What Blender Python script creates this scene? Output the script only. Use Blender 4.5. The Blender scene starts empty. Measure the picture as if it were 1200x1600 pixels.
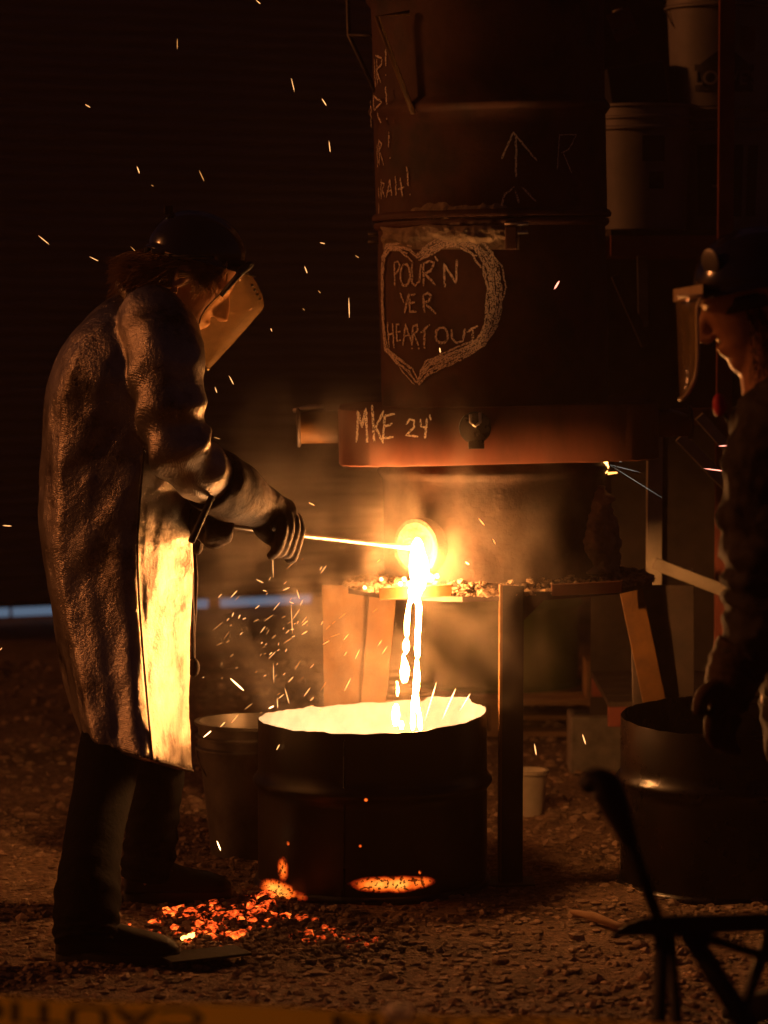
import bpy, bmesh, math, random
import numpy as np
from mathutils import Vector, Matrix, noise, Euler
R = math.radians
random.seed(7); rng = np.random.default_rng(7)
SC = bpy.context.scene
COL = SC.collection

# ------------------------------------------------------------------ camera
F = 4642.0                       # focal length in photo pixels (1200 x 1600)
TH = math.atan(320.0 / F)        # pitch down
CAM = Vector((0, 0, 1.5))
cd = bpy.data.cameras.new('camera'); cam = bpy.data.objects.new('camera', cd); COL.objects.link(cam)
cam.location = CAM; cam.rotation_euler = (R(90) - TH, 0, 0)
cd.sensor_fit = 'VERTICAL'; cd.sensor_height = 36; cd.lens = F / 1600 * 36
cd.clip_start = .05; cd.clip_end = 500
cd.dof.use_dof = True; cd.dof.focus_distance = 7.35; cd.dof.aperture_fstop = 3.2
SC.camera = cam
# ------------------------------------------------------------------ world, stand-in side light, exposure
w = bpy.data.worlds.new('World'); SC.world = w; w.use_nodes = True
nt = w.node_tree; nt.nodes.clear()
sky = nt.nodes.new('ShaderNodeTexSky'); sky.sky_type = 'NISHITA'; sky.sun_disc = False
sky.sun_elevation = R(2); sky.sun_rotation = R(285)
bg = nt.nodes.new('ShaderNodeBackground'); bg.inputs[1].default_value = 0.009
wo = nt.nodes.new('ShaderNodeOutputWorld')
tint = nt.nodes.new('ShaderNodeMix'); tint.data_type = 'RGBA'; tint.blend_type = 'MULTIPLY'; tint.inputs[0].default_value = 1; tint.inputs[7].default_value = (1, .5, .85, 1)
nt.links.new(sky.outputs[0], tint.inputs[6]); nt.links.new(tint.outputs[2], bg.inputs[0]); nt.links.new(bg.outputs[0], wo.inputs[0])
ld = bpy.data.lights.new('warm_side_light', 'SUN'); ld.energy = 0.62; ld.angle = R(6); ld.color = (1.0, .29, .07)  # stands in for an unseen warm light off to the left
warm_side_light = bpy.data.objects.new('warm_side_light', ld); COL.objects.link(warm_side_light)
warm_side_light.rotation_euler = Vector((1.0, -.06, -.30)).to_track_quat('-Z', 'Y').to_euler()
vs = SC.view_settings
vs.view_transform = 'Standard'; vs.look = 'None'; vs.exposure = 0; vs.gamma = 1
SC.render.engine = 'CYCLES'
cy = SC.cycles
cy.use_denoising = True
try: cy.denoiser = 'OPENIMAGEDENOISE'
except Exception: pass
cy.sample_clamp_indirect = 6; cy.max_bounces = 6; cy.diffuse_bounces = 3; cy.glossy_bounces = 3
cy.transparent_max_bounces = 12; cy.volume_bounces = 0; cy.caustics_reflective = False; cy.caustics_refractive = False
cy.volume_step_rate = 2.0; cy.volume_max_steps = 96
cy.use_adaptive_sampling = True; cy.adaptive_threshold = 0.01

# ------------------------------------------------------------------ helpers
FW = Vector((0, math.cos(TH), -math.sin(TH))); UP = Vector((0, math.sin(TH), math.cos(TH))); RT = Vector((1, 0, 0))
def ray(px, py): return FW + RT * ((px - 600) / F) + UP * ((800 - py) / F)
OFF = 0.0
def P(px, py, Y):
    d = ray(px, py); return CAM + d * ((Y + OFF) / d.y)
def G(px, py, z=0.0):
    d = ray(px, py); return CAM + d * ((z - CAM.z) / d.z)
def S(Y): return Y / F                       # metres per pixel at depth Y
W = {}                                       # world matrices
def nz(p, s=1.0, o=0): return noise.noise(Vector(p) * s + Vector((o * 7.13, o * 3.7, o * 1.9)))

class MB:
    def __init__(s): s.v = []; s.f = []
    def add(s, vs_, fs):
        o = len(s.v); s.v += [tuple(x) for x in vs_]; s.f += [tuple(i + o for i in f) for f in fs]; return s
    def box(s, c, size, rot=None):
        hx, hy, hz = size[0] / 2, size[1] / 2, size[2] / 2
        pts = [Vector((x, y, z)) for z in (-hz, hz) for y in (-hy, hy) for x in (-hx, hx)]
        if rot is not None: pts = [rot @ p for p in pts]
        c = Vector(c)
        return s.add([p + c for p in pts], [(0, 2, 3, 1), (4, 5, 7, 6), (0, 1, 5, 4), (2, 6, 7, 3), (0, 4, 6, 2), (1, 3, 7, 5)])
    def beam(s, a, b, wid, thk, up=(0, 1, 0)):
        a = Vector(a); b = Vector(b); z = (b - a).normalized(); x = Vector(up).cross(z).normalized(); y = z.cross(x)
        m = Matrix((x, y, z)).transposed()
        return s.box((a + b) / 2, (wid, thk, (b - a).length), m)
    def loft(s, rings, cap0=True, cap1=True):
        n = len(rings[0]); o = len(s.v)
        for r in rings: s.v += [tuple(p) for p in r]
        for i in range(len(rings) - 1):
            for j in range(n):
                k = (j + 1) % n
                s.f.append((o + i * n + j, o + i * n + k, o + (i + 1) * n + k, o + (i + 1) * n + j))
        if cap0: s.f.append(tuple(o + j for j in reversed(range(n))))
        if cap1: s.f.append(tuple(o + (len(rings) - 1) * n + j for j in range(n)))
        return s
    def tube(s, pts, rad, seg=10, cap=True, flat=1.0, wob=None):
        pts = [Vector(p) for p in pts]
        if not hasattr(rad, '__len__'): rad = [rad] * len(pts)
        rings = []; prev = None
        for i, p in enumerate(pts):
            t = (pts[min(i + 1, len(pts) - 1)] - pts[max(i - 1, 0)]).normalized()
            if prev is None:
                a = Vector((0, 0, 1)) if abs(t.z) < .9 else Vector((1, 0, 0))
                u = a.cross(t).normalized()
            else: u = (prev - t * prev.dot(t)).normalized()
            prev = u; v = t.cross(u)
            ring = []
            for j in range(seg):
                a = 2 * math.pi * j / seg
                r = rad[i]
                if wob: r *= wob(i / (len(pts) - 1), a)
                ring.append(p + u * math.cos(a) * r + v * math.sin(a) * r * flat)
            rings.append(ring)
        return s.loft(rings, cap, cap)
    def lathe(s, prof, seg=48, c=(0, 0, 0), m=None, cap0=False, cap1=False):
        c = Vector(c); rings = []
        for r, z in prof:
            ring = [Vector((r * math.cos(2 * math.pi * j / seg), r * math.sin(2 * math.pi * j / seg), z)) for j in range(seg)]
            if m is not None: ring = [m @ q for q in ring]
            rings.append([q + c for q in ring])
        return s.loft(rings, cap0, cap1)
    def ball(s, c, r, m=None, seg=14, rows=9, fn=None):
        c = Vector(c); rx, ry, rz = r if hasattr(r, '__len__') else (r, r, r); rings = []
        for i in range(rows + 1):
            a = math.pi * (i + .02) / (rows + .04) - math.pi / 2
            ring = []
            for j in range(seg):
                b = 2 * math.pi * j / seg
                q = Vector((rx * math.cos(a) * math.cos(b), ry * math.cos(a) * math.sin(b), rz * math.sin(a)))
                if fn: q = fn(q)
                if m is not None: q = m @ q
                ring.append(q + c)
            rings.append(ring)
        return s.loft(rings)
    def mesh(s, name):
        me = bpy.data.meshes.new(name); me.from_pydata(s.v, [], s.f); me.update(); return me

def link(name, mb, mat, parent=None, local=False, smooth=True, sub=0, remesh=0, smoothit=0, bevel=0, solid=0, auto=None):
    me = mb.mesh(name) if isinstance(mb, MB) else mb
    if not me.materials: me.materials.append(mat)
    ob = bpy.data.objects.new(name, me); COL.objects.link(ob)
    if smooth:
        me.polygons.foreach_set('use_smooth', [True] * len(me.polygons))
        if auto is not None and hasattr(me, 'set_sharp_from_angle'): me.set_sharp_from_angle(angle=R(auto))
    if parent is not None:
        ob.parent = parent
        if local: W[ob] = W[parent].copy()
        else: ob.matrix_parent_inverse = W[parent].inverted(); W[ob] = Matrix()
    else: W[ob] = Matrix()
    if remesh:
        q = ob.modifiers.new('r', 'REMESH'); q.mode = 'VOXEL'; q.voxel_size = remesh; q.use_smooth_shade = True
    if smoothit:
        q = ob.modifiers.new('s', 'SMOOTH'); q.iterations = smoothit; q.factor = .5
    if solid:
        q = ob.modifiers.new('t', 'SOLIDIFY'); q.thickness = solid; q.offset = 0
    if bevel:
        q = ob.modifiers.new('b', 'BEVEL'); q.width = bevel; q.segments = 2; q.limit_method = 'ANGLE'
    if sub:
        q = ob.modifiers.new('u', 'SUBSURF'); q.levels = sub; q.render_levels = sub
    return ob
def tag(o, label=None, cat=None, group=None, kind=None):
    if label: o['label'] = label
    if cat: o['category'] = cat
    if group: o['group'] = group
    if kind: o['kind'] = kind
    return o
def empty(name, loc=(0, 0, 0), rot=(0, 0, 0)):
    o = bpy.data.objects.new(name, None); COL.objects.link(o); o.location = loc; o.rotation_euler = rot
    o.empty_display_size = .1
    W[o] = Matrix.LocRotScale(Vector(loc), Euler(rot), None); return o
def setw(o):                                  # a part kept in its parent's frame gets its own transform
    return o

# ------------------------------------------------------------------ materials
def mat(name): 
    m = bpy.data.materials.new(name); m.use_nodes = True; m.node_tree.nodes.clear(); return m, m.node_tree
def N(t, typ, **kw):
    n = t.nodes.new('ShaderNode' + typ)
    for k, v in kw.items():
        if k.startswith('i_'):
            key = k[2:]; key = int(key) if key.isdigit() else key.replace('_', ' ')
            n.inputs[key].default_value = v
        else: setattr(n, k, v)
    return n
def ramp(t, fac, stops):
    r = N(t, 'ValToRGB'); e = r.color_ramp.elements
    while len(e) < len(stops): e.new(.5)
    for q, (p, c) in zip(e, stops):
        q.position = p; q.color = tuple(c) + (1,) if len(c) == 3 else c
    t.links.new(fac, r.inputs[0]); return r.outputs[0]
def noise_(t, scale, detail=5, rough=.6, vec=None, stretch=None):
    tc = N(t, 'TexCoord'); o = tc.outputs['Object']
    if stretch:
        mp = N(t, 'Mapping'); mp.inputs['Scale'].default_value = stretch; t.links.new(o, mp.inputs[0]); o = mp.outputs[0]
    n = N(t, 'TexNoise', i_Scale=scale, i_Detail=detail, i_Roughness=rough); t.links.new(o, n.inputs['Vector']); return n.outputs[0]
def surf(name, c0, c1, scale=12, rough=(.5, .7), metal=0.0, bump=.3, bscale=None, bdist=.004, stretch=None, c2=None, spec=.5, sheen=0, detail=6, coat=0):
    m, t = mat(name)
    b = N(t, 'BsdfPrincipled'); o = N(t, 'OutputMaterial'); t.links.new(b.outputs[0], o.inputs[0])
    n = noise_(t, scale, detail, .62, stretch=stretch)
    st = [(.32, c0), (.62, c1)] if c2 is None else [(.3, c0), (.5, c1), (.68, c2)]
    t.links.new(ramp(t, n, st), b.inputs['Base Color'])
    n2 = noise_(t, scale * 2.3, 4, .6)
    mr = N(t, 'MapRange'); mr.inputs[3].default_value = rough[0]; mr.inputs[4].default_value = rough[1]
    t.links.new(n2, mr.inputs[0]); t.links.new(mr.outputs[0], b.inputs['Roughness'])
    b.inputs['Metallic'].default_value = metal; b.inputs['Specular IOR Level'].default_value = spec
    b.inputs['Coat Weight'].default_value = coat
    if bump:
        bn = N(t, 'Bump', i_Strength=bump, i_Distance=bdist)
        t.links.new(noise_(t, bscale or scale * 5, 6, .65, stretch=stretch), bn.inputs['Height']); t.links.new(bn.outputs[0], b.inputs['Normal'])
    m['b'] = 0
    return m
def emit(name, col, s):
    m, t = mat(name); e = N(t, 'Emission'); e.inputs[0].default_value = tuple(col) + (1,); e.inputs[1].default_value = s
    o = N(t, 'OutputMaterial'); t.links.new(e.outputs[0], o.inputs[0]); return m

HOT = (1.0, .45, .115)
M = {}
M['rust_drum'] = surf('rust_drum', (.04, .012, .008), (.085, .026, .014), 5, (.6, .85), .05, .35, 40, .003, c2=(.028, .014, .011))
M['hearth'] = surf('hearth', (.014, .009, .007), (.04, .023, .015), 8, (.65, .9), .0, .7, 26, .008, c2=(.075, .045, .028))
M['post'] = surf('post', (.012, .009, .008), (.028, .018, .013), 10, (.4, .65), .2, .3, 50, .002)
M['rust_box'] = surf('rust_box', (.10, .030, .014), (.17, .052, .024), 9, (.6, .8), .1, .25, 60, .002, stretch=(1, 1, .35))
M['rust_leg'] = surf('rust_leg', (.065, .026, .0025), (.13, .056, .005), 14, (.55, .75), .1, .4, 90, .002)
M['dark_steel'] = surf('dark_steel', (.05, .04, .035), (.09, .065, .05), 10, (.4, .65), .4, .3, 50, .002)
M['black_drum'] = surf('black_drum', (.004, .003, .003), (.009, .006, .005), 6, (.16, .42), .0, .25, 18, .004, c2=(.018, .009, .006), spec=.35)
M['clay'] = surf('clay', (.24, .17, .11), (.42, .31, .2), 22, (.85, .95), 0, .9, 50, .012)
M['scorched'] = surf('scorched', (.05, .035, .025), (.13, .085, .055), 30, (.85, .95), 0, .9, 70, .01)
M['highlight_steel'] = surf('highlight_steel', (.10, .125, .17), (.2, .24, .31), 7, (.5, .7), .1, .3, 40, .003)  # blue-grey tint imitates the blown-out white highlight inside the drum
M['rubble'] = surf('rubble', (.12, .08, .055), (.34, .24, .15), 30, (.85, .95), 0, .8, 60, .008)
M['bright_steel'] = surf('bright_steel', (.3, .27, .24), (.45, .4, .36), 30, (.3, .5), .8, .15, 80, .001)
M['galv'] = surf('galv', (.11, .1, .09), (.2, .185, .165), 10, (.3, .55), .7, .15, 30, .002)
M['leather'] = surf('leather', (.016, .008, .004), (.05, .024, .010), 16, (.6, .8), 0, .7, 45, .007, c2=(.085, .042, .018), spec=.3)
M['denim'] = surf('denim', (.003, .003, .0035), (.008, .0075, .008), 30, (.85, .98), 0, .6, 60, .006, spec=.12)
M['boot'] = surf('boot', (.005, .004, .0035), (.014, .009, .007), 20, (.5, .75), 0, .4, 60, .003, spec=.25)
M['skin'] = surf('skin', (.45, .24, .16), (.56, .31, .21), 14, (.4, .55), 0, .15, 120, .001)
M['helmet'] = surf('helmet', (.011, .009, .013), (.02, .016, .022), 20, (.14, .26), 0, .04, 60, .001, coat=.4)
M['rubber'] = surf('rubber', (.012, .011, .01), (.03, .026, .022), 20, (.5, .7), 0, .2, 60, .001)
M['jacket'] = surf('jacket', (.014, .009, .006), (.035, .021, .014), 14, (.7, .9), 0, .7, 40, .006)
M['hair'] = surf('hair', (.2, .1, .035), (.42, .24, .1), 40, (.35, .5), 0, 0)
M['hair_dark'] = surf('hair_dark', (.05, .025, .015), (.1, .05, .03), 40, (.4, .6), 0, 0)
M['pail_white'] = surf('pail_white', (.15, .14, .13), (.22, .2, .19), 6, (.45, .65), 0, .15, 25, .002)
M['rack_red'] = surf('rack_red', (.16, .035, .02), (.24, .06, .035), 9, (.6, .8), 0, .2, 50, .001)
M['pale_paint'] = surf('pale_paint', (.34, .29, .21), (.5, .44, .33), 9, (.5, .7), 0, .2, 50, .001)
M['dark_board'] = surf('dark_board', (.03, .02, .015), (.06, .04, .03), 9, (.7, .9), 0, .3, 30, .002)
M['green_drum'] = surf('green_drum', (.045, .075, .015), (.09, .13, .025), 6, (.5, .7), 0, .2, 30, .002)
M['wood'] = surf('wood', (.2, .11, .05), (.34, .2, .1), 8, (.75, .9), 0, .4, 30, .003, stretch=(.2, 1, 1))
M['concrete'] = surf('concrete', (.14, .12, .1), (.24, .21, .17), 20, (.85, .95), 0, .5, 60, .004)
M['stone'] = surf('stone', (.08, .052, .033), (.29, .19, .12), 13, (.8, .95), 0, .5, 120, .004, c2=(.5, .35, .23))
M['door_slat'] = surf('door_slat', (.19, .125, .11), (.27, .18, .155), 2, (.5, .65), 0, .1, 10, .002, stretch=(.3, 1, 3))
M['house_wall'] = surf('house_wall', (.05, .035, .03), (.08, .06, .05), 5, (.8, .9), 0, .2, 20, .003)
M['black_print'] = surf('black_print', (.012, .01, .012), (.02, .018, .02), 10, (.5, .6), 0, 0)
M['blue_print'] = surf('blue_print', (.012, .013, .025), (.02, .02, .035), 10, (.5, .6), 0, 0)
M['red_print'] = surf('red_print', (.1, .03, .02), (.14, .05, .03), 10, (.5, .6), 0, 0)
M['red_plug'] = surf('red_plug', (.6, .015, .05), (.75, .03, .08), 30, (.5, .6), 0, .3, 60, .004)
M['chair_frame'] = surf('chair_frame', (.0025, .002, .002), (.004, .003, .003), 20, (.5, .7), 0, 0)
M['tape'] = surf('tape', (.55, .3, .02), (.65, .38, .03), 4, (.3, .5), 0, .2, 12, .004)
m, t = mat('tape_plastic'); M['tape'] = m
_d = N(t, 'BsdfDiffuse'); _d.inputs[0].default_value = (.9, .55, .06, 1); _t = N(t, 'BsdfTranslucent'); _t.inputs[0].default_value = (.95, .6, .08, 1)
_m = N(t, 'MixShader'); _m.inputs[0].default_value = .85; _o = N(t, 'OutputMaterial'); t.links.new(_d.outputs[0], _m.inputs[1]); t.links.new(_t.outputs[0], _m.inputs[2]); t.links.new(_m.outputs[0], _o.inputs[0])
m, t = mat('clip_plastic'); M['clip'] = m
_d = N(t, 'BsdfGlossy'); _d.inputs[0].default_value = (.8, .75, .7, 1); _d.inputs['Roughness'].default_value = .3; _t = N(t, 'BsdfTranslucent'); _t.inputs[0].default_value = (.95, .85, .7, 1)
_m = N(t, 'MixShader'); _m.inputs[0].default_value = .75; _o = N(t, 'OutputMaterial'); t.links.new(_d.outputs[0], _m.inputs[1]); t.links.new(_t.outputs[0], _m.inputs[2]); t.links.new(_m.outputs[0], _o.inputs[0])
M['hot'] = emit('molten_white', (1, .38, .10), 410)
M['hot_pool'] = emit('molten_pool_metal', (1, .47, .17), 22)
M['spark'] = emit('spark_glow', (1, .45, .14), 2.6)
M['spark_dim'] = emit('spark_dim', (1, .40, .10), .9)
M['spark_hot'] = emit('spark_white', (1, .55, .22), 9)
M['spark_red'] = emit('spark_red', (1, .3, .2), 3.5)
M['spark_cool'] = emit('spark_cyan', (.8, .75, .6), .8)
M['gap'] = emit('lit_gap', (.30, .44, .66), .3)

# aluminised coat
m, t = mat('aluminised_cloth'); M['coat'] = m
b = N(t, 'BsdfPrincipled'); o = N(t, 'OutputMaterial'); t.links.new(b.outputs[0], o.inputs[0])
n = noise_(t, 7, 7, .65)
t.links.new(ramp(t, n, [(.33, (.075, .055, .04)), (.46, (.36, .31, .26)), (.7, (.58, .53, .46))]), b.inputs['Base Color'])
b.inputs['Metallic'].default_value = .88
mr = N(t, 'MapRange'); mr.inputs[3].default_value = .26; mr.inputs[4].default_value = .46
t.links.new(noise_(t, 30, 4), mr.inputs[0]); t.links.new(mr.outputs[0], b.inputs['Roughness'])
tc = N(t, 'TexCoord'); wv = N(t, 'TexWave', i_Scale=110.0, i_Distortion=1.2, i_Detail=1.0); wv.bands_direction = 'DIAGONAL'
t.links.new(tc.outputs['Object'], wv.inputs[0])
b1 = N(t, 'Bump', i_Strength=.25, i_Distance=.0012); t.links.new(wv.outputs['Fac'], b1.inputs['Height'])
b2 = N(t, 'Bump', i_Strength=.22, i_Distance=.012); t.links.new(noise_(t, 11, 5, .55), b2.inputs['Height']); t.links.new(b1.outputs[0], b2.inputs['Normal'])
b3 = N(t, 'Bump', i_Strength=.85, i_Distance=.004); t.links.new(noise_(t, 85, 4, .7), b3.inputs['Height']); t.links.new(b2.outputs[0], b3.inputs['Normal'])
t.links.new(b3.outputs[0], b.inputs['Normal'])
# chalk
m, t = mat('chalk'); M['chalk'] = m
b = N(t, 'BsdfDiffuse'); b.inputs[0].default_value = (.95, .78, .6, 1); tr = N(t, 'BsdfTransparent'); mx = N(t, 'MixShader'); o = N(t, 'OutputMaterial')
t.links.new(ramp(t, noise_(t, 260, 3, .6), [(.38, (0.05,) * 3), (.5, (1, 1, 1))]), mx.inputs[0])
t.links.new(tr.outputs[0], mx.inputs[1]); t.links.new(b.outputs[0], mx.inputs[2]); t.links.new(mx.outputs[0], o.inputs[0])
# face shield
m, t = mat('shield_amber'); M['shield'] = m
tr = N(t, 'BsdfTransparent'); tr.inputs[0].default_value = (.95, .82, .6, 1)
df = N(t, 'BsdfTranslucent'); df.inputs[0].default_value = (.75, .55, .3, 1); gl = N(t, 'BsdfGlossy'); gl.inputs['Roughness'].default_value = .12
df2 = N(t, 'BsdfDiffuse'); df2.inputs[0].default_value = (.6, .42, .22, 1)
ad = N(t, 'MixShader'); ad.inputs[0].default_value = .5; t.links.new(df.outputs[0], ad.inputs[1]); t.links.new(df2.outputs[0], ad.inputs[2])
m1 = N(t, 'MixShader'); m2 = N(t, 'MixShader'); o = N(t, 'OutputMaterial')
t.links.new(ramp(t, noise_(t, 16, 6, .6), [(.3, (.13,) * 3), (.7, (.26,) * 3)]), m1.inputs[0])
t.links.new(tr.outputs[0], m1.inputs[1]); t.links.new(ad.outputs[0], m1.inputs[2])
m2.inputs[0].default_value = .08; t.links.new(m1.outputs[0], m2.inputs[1]); t.links.new(gl.outputs[0], m2.inputs[2]); t.links.new(m2.outputs[0], o.inputs[0])
M['shield_clear'] = M['shield'].copy()
for _n in M['shield_clear'].node_tree.nodes:
    if _n.type == 'VALTORGB': _n.color_ramp.elements[0].color = (.05, .05, .05, 1); _n.color_ramp.elements[1].color = (.12, .12, .12, 1)
M['shield_edge'] = surf('shield_edge', (.6, .45, .25), (.7, .55, .32), 30, (.2, .35), 0, 0)
# ember: black crust over glowing coal
def ember(name, s, thr=.5):
    m, t = mat(name); b = N(t, 'BsdfPrincipled'); b.inputs['Base Color'].default_value = (.02, .012, .01, 1); b.inputs['Roughness'].default_value = .9
    o = N(t, 'OutputMaterial'); t.links.new(b.outputs[0], o.inputs[0])
    gp = N(t, 'NewGeometry'); nn = N(t, 'TexNoise', i_Scale=42.0, i_Detail=5.0, i_Roughness=.65); t.links.new(gp.outputs['Position'], nn.inputs['Vector']); n = nn.outputs[0]
    t.links.new(ramp(t, n, [(thr - .12, (0, 0, 0)), (thr, (.7, .06, .008)), (thr + .14, (1, .26, .03))]), b.inputs['Emission Color']); b.inputs['Emission Strength'].default_value = s
    return m
M['ember'] = ember('ember_coal', 2.4, .56); M['ember_dim'] = ember('ember_dim', 1.3, .58)
M['ember_hot'] = emit('ember_white_hot', (1, .42, .08), 7)
# ground
m, t = mat('gravel_ground'); M['ground'] = m
b = N(t, 'BsdfPrincipled', i_Roughness=.95); o = N(t, 'OutputMaterial'); t.links.new(b.outputs[0], o.inputs[0])
n1 = noise_(t, 1.7, 6, .7); n2 = noise_(t, 55, 5, .7)
mxc = N(t, 'Mix', data_type='RGBA', blend_type='MULTIPLY'); mxc.inputs[0].default_value = 1
t.links.new(ramp(t, n1, [(.35, (.35, .3, .27)), (.62, (1.0, .95, .9))]), mxc.inputs[6]); t.links.new(ramp(t, n2, [(.3, (.08, .05, .03)), (.5, (.25, .16, .10)), (.7, (.47, .32, .20))]), mxc.inputs[7])
t.links.new(mxc.outputs[2], b.inputs['Base Color'])
tc = N(t, 'TexCoord'); vo = N(t, 'TexVoronoi', i_Scale=120.0); t.links.new(tc.outputs['Object'], vo.inputs['Vector'])
bA = N(t, 'Bump', i_Strength=.8, i_Distance=.007); bA.invert = True; t.links.new(vo.outputs['Distance'], bA.inputs['Height'])
bB = N(t, 'Bump', i_Strength=.8, i_Distance=.02); t.links.new(noise_(t, 18, 6, .7), bB.inputs['Height']); t.links.new(bA.outputs[0], bB.inputs['Normal'])
t.links.new(bB.outputs[0], b.inputs['Normal'])

# ------------------------------------------------------------------ setting: ground
def gh(x, y): return .012 * nz((x, y, 0), 2.2) + .010 * nz((x, y, 3), 7) - .004
mb = MB(); nx, ny = 130, 190
xs = np.linspace(-2.6, 2.6, nx); ys = np.linspace(5.2, 13.5, ny)
for y in ys:
    for x in xs:
        e = min(1, (2.6 - abs(x)) / .4, (y - 5.2) / .4, (13.5 - y) / .6); mb.v.append((x, y, max(0, e) * (gh(x, y) + .004) + .004))
for j in range(ny - 1):
    for i in range(nx - 1):
        a = j * nx + i; mb.f.append((a, a + 1, a + nx + 1, a + nx))
gr = link('ground_gravel', mb, M['ground']); tag(gr, kind='structure')
mb = MB(); mb.add([(-120, -60, -.02), (120, -60, -.02), (120, 160, -.02), (-120, 160, -.02)], [(0, 1, 2, 3)])
tag(link('ground', mb, M['ground'], smooth=False), kind='structure')
# loose stones: one uncountable mass
ico = bmesh.new(); bmesh.ops.create_icosphere(ico, subdivisions=1, radius=1); iv = np.array([v.co[:] for v in ico.verts]); ifc = np.array([[v.index for v in f.verts] for f in ico.faces]); ico.free()
def stones(n, ys0, ys1, smin, smax, name):
    V = []; Fa = []
    for k in range(n):
        y = ys0 + (ys1 - ys0) * random.random() ** 1.15; x = random.uniform(-1, 1) * (.145 * y)
        s = smin + (smax - smin) * random.random() ** 4.5
        q = iv * (1 + rng.uniform(-.28, .28, (12, 1))) * s * np.array([random.uniform(.8, 1.35), random.uniform(.8, 1.3), random.uniform(.45, .85)])
        a = random.random() * 6.283; c, sn = math.cos(a), math.sin(a)
        q = q @ np.array([[c, sn, 0], [-sn, c, 0], [0, 0, 1]])
        V.append(q + np.array([x, y, gh(x, y) + .006 + s * .2])); Fa.append(ifc + 12 * k)
    V = np.concatenate(V); Fa = np.concatenate(Fa)
    me = bpy.data.meshes.new(name); me.from_pydata(V.tolist(), [], Fa.tolist()); me.materials.append(M['stone'])
    ob = bpy.data.objects.new(name, me); COL.objects.link(ob); W[ob] = Matrix(); return ob
tag(stones(26000, 6.0, 8.8, .002, .014, 'gravel_stones'), 'loose brown gravel stones covering the ground', 'gravel', kind='stuff')
tag(stones(7000, 8.6, 12.5, .005, .022, 'gravel_stones'), 'smaller brown gravel strewn on the ground behind the furnace', 'gravel', kind='stuff')

tag(stones(420, 6.1, 8.8, .010, .026, 'gravel_stones'), 'scattered larger stones among the fine gravel', 'gravel', kind='stuff')

# ------------------------------------------------------------------ roller door at the back
dA, dB = G(40, 966), G(420, 949); dc = (dA + dB) / 2; door = empty('roller_door', (dc.x, dc.y, 0), (0, 0, math.atan2(dB.y - dA.y, dB.x - dA.x)))
tag(door, 'dark brown metal roller door of narrow horizontal slats, raised a crack above the ground', 'roller door')
pitch = .0585; mbs = MB()
pr = [(0, 0), (-.010, .006), (-.016, .018), (-.016, .038), (-.010, .050), (0, .0575)]
for sx in (-2.6, 2.6):
    for (yy, zz) in pr: mbs.v.append((sx, yy, zz))
for i in range(5): mbs.f.append((i, i + 6, i + 7, i + 1))
sm = mbs.mesh('slat'); sm.materials.append(M['door_slat'])
for k in range(62):
    ob = bpy.data.objects.new('slat', sm); COL.objects.link(ob); ob.parent = door; ob.location = (0, 0, .075 + k * pitch); W[ob] = W[door]
for sx in (-2.63, 2.63): link('side_rail', MB().box((sx, 0, 1.95), (.09, .1, 3.9)), M['house_wall'], door, True, False)
link('backing', MB().box((0, .05, 1.9), (5.2, .02, 3.65)), M['house_wall'], door, True, False)
link('bottom_bar', MB().box((0, .0, .066), (5.2, .035, .02)), M['dark_steel'], door, True, False)
def door_x(px, py): # local x on the door line
    for Y in np.linspace(12.5, 17.5, 400):
        q = W[door].inverted() @ P(px, py, Y)
        if q.y > 0: return q.x
    return 0
for x0, x1 in ((-12, 19), (25, 330), (352, 492)):
    a, b_ = door_x(x0, 950), door_x(x1, 945)
    link('lit_gap', MB().box(((a + b_) / 2, .06, .031), (b_ - a, .02, .05)), M['gap'], door, True, False)
wl = empty('workshop_wall', (6.9, 15.2, 0)); tag(wl, 'dark workshop wall beside the roller door, behind the furnace', 'wall')
link('wall_panel', MB().box((-2.2, -.05, 2.4), (5.6, .2, 4.8)), M['house_wall'], wl, True, False)
link('wall_header', MB().box((-8.0, -.1, 4.4), (8, .2, 1.1)), M['house_wall'], wl, True, False)

# ------------------------------------------------------------------ cupola furnace
Y0 = 8.1; fur = empty('cupola_furnace', (.331, Y0, 0), (0, R(-1.3), 0)); FM = W[fur]; FI = FM.inverted()
tag(fur, 'tall rusty furnace of stacked drums chalked with a heart and words, on splayed legs', 'furnace')
RD = .3135
def wobble(mb, amp, sc, o=0):
    for i, p in enumerate(mb.v):
        q = Vector(p); r = Vector((q.x, q.y, 0)); d = amp * nz(q, sc, o)
        if r.length > 1e-4: q += r.normalized() * d
        mb.v[i] = tuple(q)
    return mb
def hoopd(z0, z1, r, hoops, lip0=True, lip1=True, seg=72):
    pr = [(r, z0)]
    if lip0: pr = [(r, z0), (r + .010, z0 + .002), (r + .012, z0 + .010), (r + .008, z0 + .018), (r, z0 + .022)]
    zs = []
    for h in hoops:
        zs += [(r, h - .022), (r + .006, h - .014), (r + .013, h - .004), (r + .013, h + .004), (r + .006, h + .014), (r, h + .022)]
    n = int((z1 - z0) / .04)
    for i in range(1, n):
        z = z0 + (z1 - z0) * i / n
        if all(abs(z - h) > .03 for h in hoops) and z > z0 + .03 and z < z1 - .03: zs.append((r, z))
    zs.sort(key=lambda a: a[1]); pr += zs
    if lip1: pr += [(r, z1 - .022), (r + .008, z1 - .018), (r + .012, z1 - .010), (r + .010, z1 - .002), (r, z1)]
    else: pr.append((r, z1))
    return pr
lower = link('hearth_drum', wobble(MB().lathe(hoopd(.755, 1.112, RD - .002, [1.062], True, False), 96), .003, 9), M['hearth'], fur, True, auto=50)
shaft = link('shaft_drum', wobble(MB().lathe(hoopd(1.235, 1.735, RD - .004, [], False, True), 96), .004, 6), M['rust_drum'], fur, True, auto=50)
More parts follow.
